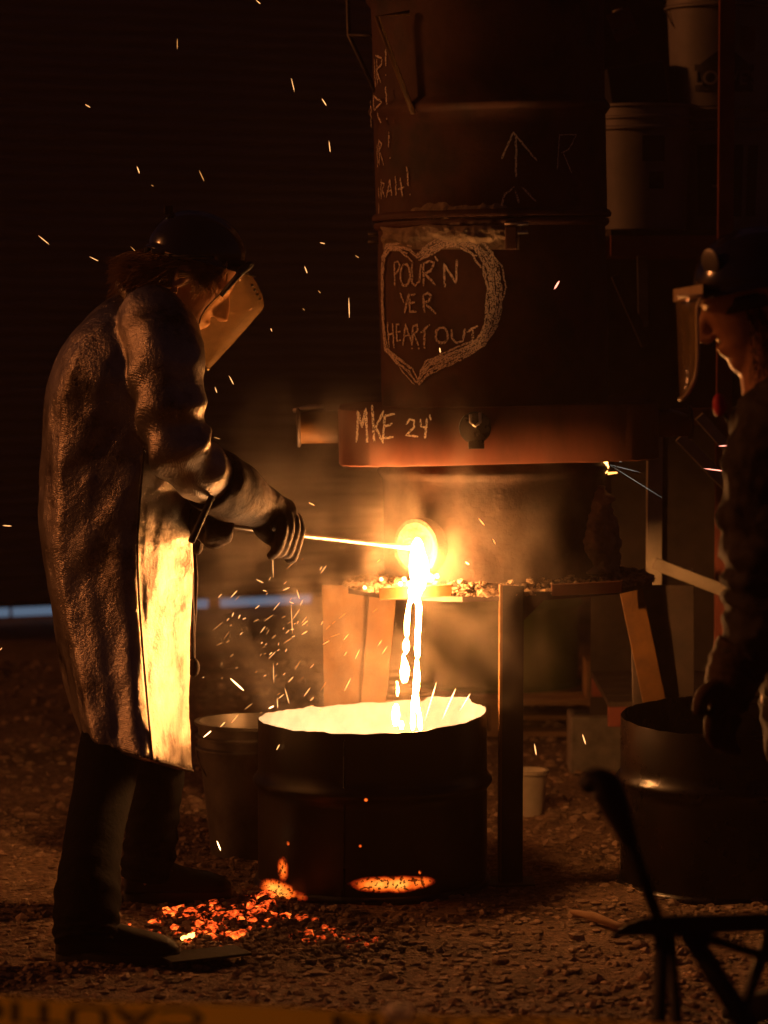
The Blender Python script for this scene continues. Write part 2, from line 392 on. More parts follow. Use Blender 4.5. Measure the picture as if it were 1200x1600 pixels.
stack = link('stack_drum', wobble(MB().lathe(hoopd(1.737, 2.62, RD, [2.035, 2.335], True, True), 96), .003, 6, 2), M['rust_drum'], fur, True, auto=50)
link('chimney_drum', wobble(MB().lathe(hoopd(2.622, 3.45, RD, [2.93], True, True), 72), .003, 6, 3), M['rust_drum'], fur, True, auto=50)
# wind box, bowed front
rings = []
def sel(n_, hx, hy, k, seg=96):
    a = 2 * math.pi * k / seg; c, s_ = math.cos(a), math.sin(a)
    return (hx * math.copysign(abs(c) ** (2 / n_), c), hy * math.copysign(abs(s_) ** (2 / n_), s_))
for z, g in ((1.092, -.03), (1.090, 0), (1.094, .003), (1.236, .003), (1.240, 0), (1.241, -.03)):
    rings.append([(sel(7, .424 + g, .335 + g, k)[0], sel(7, .424 + g, .335 + g, k)[1], z + .002 * nz((k * .3, z, 0), 2)) for k in range(96)])
box = link('wind_box', MB().loft(rings), M['rust_box'], fur, True, auto=40)
def wb_y(x): return -.338 * max(0, 1 - abs(x / .427) ** 7) ** (1 / 7)
def raycyl(px, py, r):
    o_ = FI @ CAM; d = (FI.to_3x3() @ ray(px, py))
    A = d.x ** 2 + d.y ** 2; B = o_.x * d.x + o_.y * d.y; C_ = o_.x ** 2 + o_.y ** 2 - r * r
    q = B * B - A * C_
    tt = (-B - math.sqrt(q)) / A if q > 0 else -B / A
    p = o_ + d * tt; n_ = Vector((p.x, p.y, 0)).normalized()
    if q <= 0: p = Vector((n_.x * r, n_.y * r, p.z))
    return p, n_
def rayplane(px, py, y):                          # local plane y = const
    o_ = FI @ CAM; d = FI.to_3x3() @ ray(px, py); return o_ + d * ((y - o_.y) / d.y)
def raybox(px, py):
    y = -.40
    for _ in range(8):
        p = rayplane(px, py, y); y = wb_y(max(-.424, min(.424, p.x)))
    e = .004; dy = (wb_y(p.x + e) - wb_y(p.x - e)) / (2 * e)
    n_ = Vector((dy, -1, 0)).normalized(); return p, n_
def stroke(mb, pts, wpx, hit, jit=.6, lift=.0022):
    out = []
    for (a, b_) in zip(pts[:-1], pts[1:]):
        L = math.hypot(b_[0] - a[0], b_[1] - a[1]); n_ = max(1, int(L / 4))
        for i in range(n_): out.append((a[0] + (b_[0] - a[0]) * i / n_, a[1] + (b_[1] - a[1]) * i / n_))
    out.append(pts[-1])
    out = [(x + random.uniform(-jit, jit), y + random.uniform(-jit, jit)) for x, y in out]
    hp = [hit(x, y) for x, y in out]
    li = lift + random.random() * .0012
    Pp = [p + n_ * li for p, n_ in hp]; o_ = len(mb.v); k = len(Pp)
    for i in range(k):
        tn = Pp[min(i + 1, k - 1)] - Pp[max(i - 1, 0)]
        if tn.length < 1e-6: tn = Vector((0, 0, 1))
        sd = tn.normalized().cross(hp[i][1]) * (wpx * S(7.85) / 2) * random.uniform(.75, 1.2)
        if i in (0, k - 1): sd *= .6
        mb.v += [tuple(Pp[i] - sd), tuple(Pp[i] + sd)]
    for i in range(k - 1): mb.f.append((o_ + 2 * i, o_ + 2 * i + 2, o_ + 2 * i + 3, o_ + 2 * i + 1))
def oval(cx, cy_, rx, ry, a0=-100, a1=275): return [(cx + rx * math.cos(R(a)), cy_ + ry * math.sin(R(a))) for a in range(a0, a1, 15)]
HS = lambda x, y: raycyl(x, y, RD - .003)
HT = lambda x, y: raycyl(x, y, RD + .001)
def chalk(name, strokes, parent, hit, wpx=2.6, rep=1, jit=.6, lift=.0022):
    mb = MB()
    for s_ in strokes:
        for _ in range(rep): stroke(mb, s_, wpx, hit, jit, lift)
    return link(name, mb, M['chalk'], parent, True, False)
chalk('chalk_word', [[(617, 411), (618, 447)], [(617, 410), (623, 408), (626, 415), (622, 425), (618, 428)], oval(634, 429.5, 7.6, 17),
    [(644.5, 412), (645, 442), (650, 446.5), (656, 440), (659, 412)], [(662.6, 410), (662.6, 447.5)], [(662.6, 412), (672, 408), (679, 411), (674, 424), (664, 428)],
    [(665, 428), (681, 445)], [(680, 400), (685, 408.5)], [(696, 449), (694, 412), (713, 442), (714, 406)]], shaft, HS, 3.8)
chalk('chalk_word', [[(626, 457.5), (632, 473)], [(640.5, 459), (633.5, 489)], [(641, 461), (641, 487)], [(642, 461), (651, 460)], [(641, 474), (650, 472.6)], [(641, 487.5), (652.6, 487)],
    [(662, 461), (664, 488)], [(662, 461), (669.6, 457.5), (674, 462), (672, 470), (663, 474)], [(665, 474), (682.5, 490)]], shaft, HS, 3.8)
chalk('chalk_word', [[(606.6, 504), (609, 544)], [(614.8, 505), (617, 544)], [(608, 524), (616, 520.5)], [(620, 506.5), (621, 533)], [(620, 506.5), (626.5, 506.5)], [(620.6, 519), (626.5, 518)], [(621, 533), (628, 532)],
    [(631, 540), (634.6, 506.5), (645, 535)], [(633.5, 525), (640.5, 523)], [(646, 510), (645, 540)], [(646, 510), (653, 507.6), (654.5, 514.6), (647.5, 523)], [(648, 523), (655.6, 540)],
    [(658, 520), (672, 507.6)], [(664, 517), (664, 541)], [(644, 544), (646, 545)], [(655, 544), (656.5, 545)], [(663, 542), (665, 544)]], shaft, HS, 3.8)
chalk('chalk_word', [oval(691, 524, 9.5, 12), [(706.5, 514.6), (707, 528.6), (714, 535.6), (723, 533), (727, 513.5)], [(729, 519), (746.6, 509)], [(738.5, 514.6), (739.7, 538)]], shaft, HS, 3.8)
HL = [(653, 404, 6), (640, 392, 7), (625, 386, 6), (608, 388, 5), (600.5, 402, 3), (598.5, 430, 1.4), (598.5, 470, 1.2), (600.5, 510, 1.2), (604, 545, 2), (625, 565, 5), (640, 580, 6), (653, 597, 4)]
HR = [(653, 404, 5), (672, 390, 7), (695, 379, 8), (720, 376, 9), (745, 384, 11), (760, 400, 12), (770, 420, 12), (775, 450, 11), (773, 480, 10), (766, 510, 9), (752, 535, 8), (730, 548, 8), (700, 560, 8), (675, 572, 9), (662, 586, 6), (653, 599, 3)]
mb = MB()
for path, cnt in ((HL, 9), (HR, 15)):
    for q in range(cnt):
        off = (q / (cnt - 1)) * 2 - 1; i0 = random.randint(0, 2) if q % 3 else 0; i1 = len(path) - (random.randint(0, 2) if q % 4 else 0)
        pts = []
        for i in range(i0, i1):
            x, y, h = path[i]; xa, ya, _ = path[max(i - 1, 0)]; xb, yb, _ = path[min(i + 1, len(path) - 1)]
            L = math.hypot(xb - xa, yb - ya); nx_, ny_ = -(yb - ya) / L, (xb - xa) / L
            d = (off + random.uniform(-.4, .4)) * h * 1.05; pts.append((x + nx_ * d, y + ny_ * d))
        stroke(mb, pts, random.uniform(1.4, 3.0), HS, .9)
link('chalk_heart', mb, M['chalk'], shaft, True, False)
chalk('chalk_lettering', [[(558, 691), (560, 642), (566, 667), (572, 638), (574, 691)], [(581.6, 633), (585, 690)], [(600, 642), (587, 667), (599, 692)], [(601.6, 648), (598, 690)], [(602, 650), (616.6, 647)], [(600, 667), (613, 662)], [(598, 685), (615, 683)]], box, raybox, 2.8, 3, 1.0)
chalk('chalk_lettering', [[(635, 663), (640, 655), (647, 657), (647, 667), (635, 680), (653, 682)], [(657, 655), (658, 668), (668, 667)], [(667, 653), (664, 686)], [(672, 648), (673, 657)]], box, raybox, 2.8, 2, .6)
chalk('chalk_lettering', [[(587, 92), (588, 136)], [(590, 92), (591, 134)], [(588, 87), (598.6, 91), (597.6, 100), (590, 110.5)], [(591, 112.6), (596.5, 129.6)], ], stack, HT, 3.2)
chalk('chalk_lettering', [[(588, 157), (589, 200)], [(592, 149), (604, 160), (593, 172)], [(592, 149), (593, 172)], [(597.6, 174), (603, 192)], ], stack, HT, 3.2, lift=.015)
for q_ in ([[(610, 135), (612.4, 163.6)]], [[(611.4, 185), (612, 187)]]): chalk('chalk_mark', q_, stack, HT, 3.2, lift=.015)
chalk('chalk_lettering', [[(591, 226), (592, 262)], [(593, 221), (594, 257)], [(593, 219), (598.6, 225), (594.4, 236)], [(595.4, 238), (600.7, 258)], ], stack, HT, 3.2)
for q_ in ([[(608.8, 206), (608, 230.5)]], [[(611, 245), (611.5, 247.5)]], [[(604, 76.5), (604, 103)]], [[(603.5, 116), (604, 118)]]): chalk('chalk_mark', q_, stack, HT, 3.2)
chalk('chalk_lettering', [[(593, 292), (594, 310)], [(596.5, 280.5), (597, 311)], [(596.5, 284), (602, 287), (598.6, 295), (602, 308)], [(605, 309), (611, 280.5), (613.5, 306)], [(606.5, 300), (612.5, 297)], [(619, 275), (620, 306)], [(627, 278), (630.5, 308)], [(623, 296), (632.6, 292)], [(637, 260), (639, 291)], [(641.5, 303), (642, 305)], [(593, 318), (594, 338)]], stack, HT, 3.3)
chalk('chalk_arrow', [[(806, 210), (806, 277)], [(784, 248), (801.6, 207), (838, 251)], [(783, 324), (789, 303), (803, 292)], [(804.5, 297.5), (810, 318)], [(815, 292), (836.6, 315)]], stack, HT, 3.2)
chalk('chalk_lettering', [[(873, 210), (870, 265)], [(873, 211), (899.6, 210), (888, 233), (876, 239)], [(879, 239), (892, 271)]], stack, HT, 2.0)
# clay smears: irregular bumpy skins on the steel
def smear(name, poly_fn, x0, x1, y0, y1, parent, r, amp, mat_, nx_=60, ny_=24, o=0):
    mb = MB(); idx = {}
    for j in range(ny_ + 1):
        for i in range(nx_ + 1):
            px = x0 + (x1 - x0) * i / nx_; py = y0 + (y1 - y0) * j / ny_
            k = poly_fn(px, py)
            p, n_ = raycyl(px, py, r); h = -.004 + amp * min(1, max(0, k)) * (.6 + .8 * abs(nz(p, 30, o)) + .3 * nz(p, 70, o))
            idx[i, j] = len(mb.v); mb.v.append(tuple(p + n_ * h))
    for j in range(ny_):
        for i in range(nx_): mb.f.append((idx[i, j], idx[i, j + 1], idx[i + 1, j + 1], idx[i + 1, j]))
    return link(name, mb, mat_, parent, True)
def band(yc, hw, xa, xb, o):
    def fn(px, py):
        y = yc + 7 * nz((px * .02, o, 0)); h = hw * (1 + .7 * nz((px * .03, o + 5, 0)))
        e = min(1, (px - xa) / 30 + .5 * nz((py * .1, o, 1)), (xb - px) / 40 + .5 * nz((py * .1, o, 2)))
        return 1.5 * min(e, 1.2 - abs(py - y) / h) + .55 * nz((px * .08, py * .08, o))
    return fn
smear('clay_smear', band(333, 17, 625, 800, 1), 600, 815, 300, 362, stack, RD, .010, M['clay'])
smear('clay_seam', band(364, 12, 585, 800, 2), 596, 812, 345, 390, shaft, RD + .003, .014, M['clay'])
# tap hole: pipe stub with clay face
ang = math.asin(-118 * S(7.87) / RD); tn = Vector((math.sin(ang), -math.cos(ang), 0)); tcn, _ = raycyl(662, 853, RD)
mt = tn.to_track_quat('Z', 'Y').to_matrix()
def place(mb, mtx, c):
    mb.v = [tuple(mtx @ Vector(p) + Vector(c)) for p in mb.v]; return mb
tap = link('tap_pipe', place(MB().lathe([(.062, -.04), (.074, -.04), (.076, .030), (.074, .034), (.064, .034), (.060, .022), (.035, .004), (.026, -.004), (.001, -.006)], 48), mt, tcn), M['scorched'], lower, True, auto=45)
# seam rims, bolts, brackets
for px, py in ((583, 367), (583, 379)):
    a = FI @ P(575, py, 8.08); link('clamp_bolt', MB().tube([a, a + Vector((.06, 0, 0))], .006, 8), M['dark_steel'], stack, True)
for py in (351, 364):
    p, n_ = raycyl(788, py, RD); link('clamp_bolt', MB().tube([p + n_ * .012, p + n_ * .012 + Vector((.06, -.012, 0))], .005, 8), M['bright_steel'], stack, True)
p, n_ = raycyl(797, 372, RD); link('clamp_lug', MB().box(p + n_ * .012, (.03, .03, .06)), M['rust_drum'], stack, True, False, bevel=.003)
a = FI @ P(588, 25, 7.86); b_ = raycyl(646, 178, RD + .015)[0]
link('brace_rod', MB().tube([FI @ P(640, 20, 7.85), a, b_], .0075, 8), M['rust_leg'], stack, True)
a = FI @ P(545, 55, 8.2); link('brace_rod', MB().tube([FI @ P(542, -80, 8.2), a, raycyl(586, 142, RD)[0]], .0065, 8), M['dark_steel'], stack, True)
link('brace_rod', MB().tube([a, FI @ P(580, 56, 8.1)], .005, 8), M['dark_steel'], stack, True)
# wind box fittings: tuyere pipes, peep sight
def pipe(name, pts, r, parent, mat_): return link(name, MB().tube(pts, r, 24), mat_, parent, True, auto=50)
yP = -.16
pa = rayplane(466, 668, yP); pb = rayplane(545, 667, yP)
pl = pipe('tuyere_pipe', [pa, pb], .043, box, M['rust_leg'])
link('pipe_flange', MB().lathe([(.036, 0), (.052, 0), (.054, .006), (.050, .010), (.038, .012)], 28, pa - Vector((.004, 0, 0)), Vector((1, 0, 0)).to_track_quat('Z', 'Y').to_matrix()), M['dark_steel'], pl, True)
link('pipe_cap', MB().tube([pa + Vector((-.012, 0, .045)), pa + Vector((.03, -.01, .052)), pa + Vector((.07, -.01, .055))], [.006, .009, .005], 8), M['bright_steel'], pl, True)
pa = rayplane(1078, 660, yP); pb = rayplane(1010, 662, yP)
pl = pipe('tuyere_pipe', [pa, pb], .037, box, M['rust_box'])
link('pipe_flange', MB().lathe([(.03, 0), (.045, 0), (.046, .008), (.032, .012)], 28, pa - Vector((.004, 0, 0)), Vector((1, 0, 0)).to_track_quat('Z', 'Y').to_matrix()), M['dark_steel'], pl, True)
link('pipe_latch', MB().tube([rayplane(1045, 640, yP - .03), rayplane(1075, 650, yP - .03)], .004, 8), M['bright_steel'], pl, True)
sp, sn = raybox(742, 668)
sg = link('peep_sight', MB().lathe([(.042, -.01), (.042, .022), (.036, .026), (.001, .026)], 32, sp, sn.to_track_quat('Z', 'Y').to_matrix()), M['black_drum'], box, True, auto=40)
link('sight_tab', MB().box(sp + Vector((.002, -.02, -.045)), (.042, .018, .02)), M['black_drum'], sg, True, False, bevel=.002)
link('sight_hook', MB().tube([sp + Vector((-.012, -.03, .035)), sp + Vector((-.012, -.034, .015)), sp + Vector((0, -.036, .005)), sp + Vector((.013, -.034, .015)), sp + Vector((.013, -.03, .04))], .004, 8), M['bright_steel'], sg, True)
# hearth table plate with rubble
mb = MB(); mb.lathe([(.001, .752), (.40, .752), (.425, .752), (.425, .738), (.40, .738), (.001, .738)], 12); mb.v = [tuple(Matrix.Rotation(R(15), 3, 'Z') @ Vector(q)) for q in mb.v]
table = link('hearth_plate', mb, M['dark_steel'], fur, True, False)
V = []; Fa = []
for k in range(3600):
    a = random.uniform(0, 6.283); rr = random.uniform(RD - .01, .418) if random.random() < .75 else random.uniform(.36, .425)
    s_ = .0025 + .009 * random.random() ** 3.5
    q = iv * (1 + rng.uniform(-.3, .3, (12, 1))) * s_ * np.array([1.2, 1.1, .9])
    V.append(q + np.array([rr * math.cos(a), rr * math.sin(a), .752 + s_ * .5 + max(0, .03 - (rr - RD) * .4) * random.random()])); Fa.append(ifc + 12 * k)
me = bpy.data.meshes.new('rubble'); me.from_pydata(np.concatenate(V).tolist(), [], np.concatenate(Fa).tolist()); me.materials.append(M['rubble'])
rb = bpy.data.objects.new('sand_rubble', me); COL.objects.link(rb); rb.parent = table; W[rb] = FM; rb['kind'] = 'stuff'
# support rails under the plate
for (x0, x1, py, yy) in ((592, 706, 928, -.40), (862, 972, 922, -.40)):
    a = rayplane(x0, py, yy); b_ = rayplane(x1, py - (x1 - x0) * .05, yy)
    link('plate_rail', MB().beam(a, b_, .03, .02, (0, 1, 0)), M['rust_leg'] if x0 < 700 else M['rust_box'], table, True, False, bevel=.002)
# legs
fl = empty('x'); bpy.data.objects.remove(fl)
def leg_front():
    top = P(801, 915, 7.68); bot = G(799, 1402, -.03); mb = MB()
    mb.beam(bot, top, .058, .012); 
    o_ = link('leg', mb, M['post'], fur, False, False, bevel=.002)
    link('leg_flange', MB().beam(bot + Vector((-.029, .03, 0)), top + Vector((-.029, .03, 0)), .010, .072), M['rust_leg'], o_, False, False, bevel=.002)
    c = P(818, 925, 7.69); v = [c, c + Vector((.075, 0, 0)), c + Vector((0, 0, -.075))]
    link('gusset', MB().add([q for q in v] + [q + Vector((0, .008, 0)) for q in v], [(0, 2, 1), (3, 4, 5), (0, 1, 4, 3), (1, 2, 5, 4), (2, 0, 3, 5)]), M['dark_steel'], o_, False, False)
    link('foot_plate', MB().box(bot + Vector((0, .02, .035)), (.12, .12, .012)), M['dark_steel'], o_, False, False, bevel=.002)
leg_front()
def leg_side(xa, xb, xa2, xb2, xs0, xs1, Yt, Yb, yb_px, lit):
    # strip flange (px edges at y=915 and at y=1090), sheet flange beside it
    def quad(a, b_, c, d, th=.008):
        o4 = [Vector((0, th, 0)) + q for q in (a, b_, c, d)]
        return MB().add([a, b_, c, d] + o4, [(0, 1, 2, 3), (7, 6, 5, 4), (0, 4, 5, 1), (1, 5, 6, 2), (2, 6, 7, 3), (3, 7, 4, 0)])
    k = (yb_px - 915) / 175
    o_ = link('leg', quad(P(xa, 915, Yt), P(xb, 915, Yt), P(xb + (xb2 - xb) * k, yb_px, Yb), P(xa + (xa2 - xa) * k, yb_px, Yb), .01), M['rust_leg'], fur, False, False, bevel=.002)
    link('leg_sheet', quad(P(xs0, 914, Yt + .05), P(xs1, 914, Yt + .05), P(xs1 - (2 if lit else 0), 1170, Yt + .06), P(xs0 + (4 if lit else 4), 1170, Yt + .06), .006), M['rust_leg'] if lit else M['dark_steel'], o_, False, False, bevel=.002)  # light painted in: orange rust on the lit side, dark steel on the shaded
    q = P((xa2 + xb2) / 2 + ((xa2 + xb2) / 2 - (xa + xb) / 2) * (k - 1), yb_px, Yb)
    link('foot_plate', MB().box((q.x, q.y, .012), (.12, .12, .012)), M['dark_steel'], o_, False, False)
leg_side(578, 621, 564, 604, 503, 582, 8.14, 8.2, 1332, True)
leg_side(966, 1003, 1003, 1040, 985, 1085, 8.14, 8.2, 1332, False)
a = P(618, 925, 8.13); link('leg_tab', MB().box(a + Vector((-.012, -.004, -.018)), (.012, .006, .07)), M['rust_leg'], fur, False, False)
a = P(990, 925, 8.13); link('leg_tab', MB().box(a + Vector((0, -.004, -.018)), (.012, .006, .07)), M['rust_leg'], fur, False, False)
# slag notch: clay plug and glowing hole
def slagpoly(px, py):
    L = [(760, 934, 946), (775, 928, 950), (800, 923, 957), (825, 915, 966), (850, 911, 974), (870, 917, 972), (885, 928, 966), (896, 915, 975)]
    if py < 760 or py > 896: return -.3
    for (ya, la, ra), (yb, lb, rb_) in zip(L[:-1], L[1:]):
        if ya <= py <= yb:
            k = (py - ya) / (yb - ya); l = la + (lb - la) * k; r_ = ra + (rb_ - ra) * k
            return min(px - l, r_ - px) / 10 + .35 * nz((px * .1, py * .1, 9))
    return 0
smear('slag_clay', slagpoly, 902, 957, 750, 900, lower, RD, .03, M['clay'], 40, 60)
p, n_ = raycyl(943, 727, RD - .002)
sl = link('slag_hole', MB().ball(p + n_ * .002, (.012, .012, .022), fn=lambda q: q * (1 + .35 * nz(q, 90))), emit('slag_glow', (1, .42, .1), 9), lower, True)
link('slag_drip', MB().tube([p + n_ * .012 + Vector((0, 0, -.022)), p + n_ * .02 + Vector((.018, 0, -.02))], [.004, .002], 6), emit('slag_glow2', (1, .4, .08), 4), sl, True)

# ------------------------------------------------------------------ molten iron
def strand(name, pts, wid, parent, seg=8):
    Q = []; Wd = []
    for (a, b_), (wa, wb) in zip(zip(pts[:-1], pts[1:]), zip(wid[:-1], wid[1:])):
        n_ = max(2, int(abs(b_[1] - a[1]) / 5))
        for i in range(n_):
            k = i / n_; Q.append(tuple(a[j] + (b_[j] - a[j]) * k for j in range(3))); Wd.append(wa + (wb - wa) * k)
    Q.append(pts[-1]); Wd.append(wid[-1])
    Wp = [P(x + 1.2 * nz((0, y * .07, x)), y, Y) for x, y, Y in Q]
    rad = [max(.0012, w_ * S(7.7) / 2 * .88 * (1 + .22 * nz((3, y * .09, x)))) for w_, (x, y, Y) in zip(Wd, Q)]
    rad[0] *= .5; rad[-1] *= .5
    return link(name, MB().tube(Wp, rad, seg), M['hot'], parent)
fwp = FM @ (tcn + tn * .02)
mol = empty('molten_iron_stream', P(652, 1135, 7.74)); tag(mol, 'white hot stream of molten iron pouring from the furnace tap hole into the drum', 'molten iron')
yt = fwp.y; ys_ = 7.665
strand('tap_flow', [(652, 842, yt - .01), (652, 856, yt - .03), (654, 880, yt - .05), (655, 905, ys_ + .03), (648, 925, ys_), (646, 940, ys_)], [14, 22, 32, 30, 24, 15], mol, 12)
strand('strand', [(650, 925, ys_), (655, 950, ys_), (653, 985, ys_), (652, 1028, ys_)], [10, 9, 9, 9], mol)
strand('strand', [(651, 1030, ys_), (652, 1055, ys_), (650, 1080, ys_), (645, 1100, ys_), (645, 1140, ys_)], [6, 11, 10, 6, 8], mol)
strand('strand', [(651, 1078, ys_), (653, 1100, ys_), (657, 1140, ys_)], [5, 5, 8], mol)
strand('strand', [(645, 930, ys_), (639, 945, ys_), (636, 970, ys_), (635, 995, ys_)], [9, 6, 9, 7], mol)
strand('droplet', [(635, 998, ys_), (635, 1010, ys_), (634, 1021, ys_)], [8, 11, 8], mol)
strand('droplet', [(631, 1022, ys_), (633, 1045, ys_), (632, 1066, ys_)], [3, 15, 13], mol)
strand('droplet', [(621, 1065, ys_), (621, 1087, ys_)], [3, 4], mol)
strand('droplet', [(619, 1100, ys_), (618, 1118, ys_), (618, 1134, ys_)], [8, 13, 9], mol)
strand('droplet', [(628, 1127, ys_), (628, 1139, ys_)], [7, 9], mol)
for (x, y, r_) in ((632, 905, 4), (672, 903, 7), (626, 912, 4), (683, 900, 4), (596, 905, 3), (570, 918, 3), (640, 912, 5), (664, 893, 8)):
    link('splash', MB().ball(P(x, y, ys_ + .05), r_ * S(7.7), seg=8, rows=6, fn=lambda q: q * (1 + .4 * nz(q, 200))), M['spark_hot'], mol)

# ------------------------------------------------------------------ open drums
def drum_body(c, h, rag, r=.29, cut=0, seed=0, seg=120, liner=None):
    mb = MB(); pr = hoopd(.0, h, r, [h - .165], True, False, seg); rings = []
    for i, (rr, z) in enumerate(pr):
        ring = []
        for j in range(seg):
            a = 2 * math.pi * j / seg; zz = z
            if i == len(pr) - 1: zz = h + rag(a)
            q = 1 + .006 * nz((math.cos(a) * 2, math.sin(a) * 2, z * 3 + seed))
            ring.append((c.x + rr * q * math.cos(a), c.y + rr * q * math.sin(a), c.z + zz))
        rings.append(ring)
    top = rings[-1]
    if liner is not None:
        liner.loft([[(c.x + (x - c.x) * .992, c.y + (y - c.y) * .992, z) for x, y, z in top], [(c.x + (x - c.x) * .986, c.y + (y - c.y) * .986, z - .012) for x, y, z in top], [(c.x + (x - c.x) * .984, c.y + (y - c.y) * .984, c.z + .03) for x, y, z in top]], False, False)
    inner = [[(c.x + (x - c.x) * .992, c.y + (y - c.y) * .992, z - (0 if k == 0 else h * .97 if k == 2 else .05)) for (x, y, z) in top] for k in range(3)]
    inner[2] = [(x, y, c.z + .015) for x, y, z in inner[2]]
    mb.loft(rings + inner, False, True); return mb
# receiving drum
ctr = G(582, 1410); ctr = Vector((P(582, 1121, 7.69).x, 7.69, -.004))
def rag1(a):
    return .012 * math.cos(a) + .006 * math.sin(a * 2 + 1) + .004 * nz((math.cos(a) * 6, math.sin(a) * 6, 1)) + .003 * nz((math.cos(a) * 30, math.sin(a) * 30, 2)) + (.010 if -0.5 < a - math.pi * .32 < .05 else 0)
# glowing burn-through in the lower wall: hot steel with dark specks
m, t = mat('hot_drum'); M['hot_drum'] = m
b = N(t, 'BsdfPrincipled'); o = N(t, 'OutputMaterial'); t.links.new(b.outputs[0], o.inputs[0])
t.links.new(ramp(t, noise_(t, 6, 6, .62), [(.3, (.006, .004, .004)), (.55, (.014, .008, .006)), (.7, (.03, .014, .008))]), b.inputs['Base Color'])
mr = N(t, 'MapRange'); mr.inputs[3].default_value = .2; mr.inputs[4].default_value = .5; t.links.new(noise_(t, 14, 4), mr.inputs[0]); t.links.new(mr.outputs[0], b.inputs['Roughness'])
bn = N(t, 'Bump', i_Strength=.3, i_Distance=.005); t.links.new(noise_(t, 22, 6, .6), bn.inputs['Height']); t.links.new(bn.outputs[0], b.inputs['Normal'])
tc = N(t, 'TexCoord'); sxyz = N(t, 'SeparateXYZ'); t.links.new(tc.outputs['Object'], sxyz.inputs[0])
wn = noise_(t, 13, 4, .6)
acc = None
def mth(op, a, b_=None):
    n_ = N(t, 'Math', operation=op)
    for i, q in enumerate((a, b_)):
        if q is None: continue
        if isinstance(q, (int, float)): n_.inputs[i].default_value = q
        else: t.links.new(q, n_.inputs[i])
    return n_.outputs[0]
spots = [(610, 1382, 66, 15, 1.0), (645, 1380, 36, 11, .7), (437, 1392, 36, 17, .95), (442, 1357, 10, 22, .65), (572, 1249, 4, 4, .8), (450, 1318, 3, 4, .5), (563, 1322, 3, 3, .5), (656, 1363, 3, 4, .6), (470, 1400, 12, 8, .4)]
for (px, py, rx, ry, g) in spots:
    d = ray(px, py); oc = CAM - ctr; A = d.x ** 2 + d.y ** 2; B = oc.x * d.x + oc.y * d.y; C_ = oc.x ** 2 + oc.y ** 2 - .0894
    q = CAM + d * ((-B - math.sqrt(max(0, B * B - A * C_))) / A) - ctr
    an = math.atan2(q.y, q.x); k = max(.35, abs(math.sin(an)))
    ex = mth('DIVIDE', mth('SUBTRACT', sxyz.outputs[0], q.x), rx * S(7.45)); ez = mth('DIVIDE', mth('SUBTRACT', sxyz.outputs[2], q.z), ry * S(7.45))
    r2 = mth('ADD', mth('MULTIPLY', ex, ex), mth('MULTIPLY', ez, ez))
    v = mth('MULTIPLY', mth('SUBTRACT', 1.0, mth('ADD', r2, mth('MULTIPLY', mth('SUBTRACT', wn, .5), 1.3))), g)
    fr = mth('MULTIPLY', mth('LESS_THAN', sxyz.outputs[1], 0.0), mth('MAXIMUM', v, 0.0))
    acc = fr if acc is None else mth('MAXIMUM', acc, fr)
spk = ramp(t, noise_(t, 120, 2, .5), [(.40, (.12,) * 3), (.47, (1, 1, 1))])
hotc = ramp(t, acc, [(0, (0, 0, 0)), (.22, (.14, .008, .001)), (.55, (.75, .10, .008)), (1, (1, .40, .05))])
mm = N(t, 'Mix', data_type='RGBA', blend_type='MULTIPLY'); mm.inputs[0].default_value = 1; t.links.new(hotc, mm.inputs[6]); t.links.new(spk, mm.inputs[7])
t.links.new(mm.outputs[2], b.inputs['Emission Color']); b.inputs['Emission Strength'].default_value = 1.6
d1 = empty('receiving_drum', ctr); tag(d1, 'black steel drum under the iron stream, glowing inside, with red hot patches low down', 'drum')
def local(mb, c): mb.v = [tuple(Vector(p) - c) for p in mb.v]; return mb
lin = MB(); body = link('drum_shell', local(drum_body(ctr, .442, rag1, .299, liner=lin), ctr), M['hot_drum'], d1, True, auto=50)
link('drum_inside', local(lin, ctr), M['highlight_steel'], body, True)
link('drum_weld', local(MB().tube([ctr + Vector((-.07, -.292, .03)), ctr + Vector((-.07, -.291, .42))], .003, 6), ctr), M['black_drum'], body, True)
mb = MB(); mb.lathe([(.001, .10), (.15, .103), (.22, .10), (.288, .104)], 40, ctr)
tag(link('molten_pool', mb, M['hot_pool'], None), 'glowing pool of molten iron lying in the bottom of the receiving drum', 'molten iron')
# right drum
c2 = Vector((P(1146, 1110, 7.66).x, 7.66, -.004)); d2 = empty('waiting_drum', c2)
tag(d2, 'empty glossy black cut-down steel drum standing in shadow in front of the leaning rusty leg', 'drum')
def rag2(a): return .014 * math.sin(a + .3) + .004 * nz((math.cos(a) * 8, math.sin(a) * 8, 5)) + (.008 if -2.6 < a - math.pi * 0 < -2.2 else 0)
link('drum_shell', local(drum_body(c2, .448, rag2, .292, seed=4), c2), M['black_drum'], d2, True, auto=50)
link('bottom_seam', local(MB().lathe([(.292, .0), (.3, .004), (.3, .012), (.292, .016)], 72, c2), c2), M['black_drum'], d2, True)

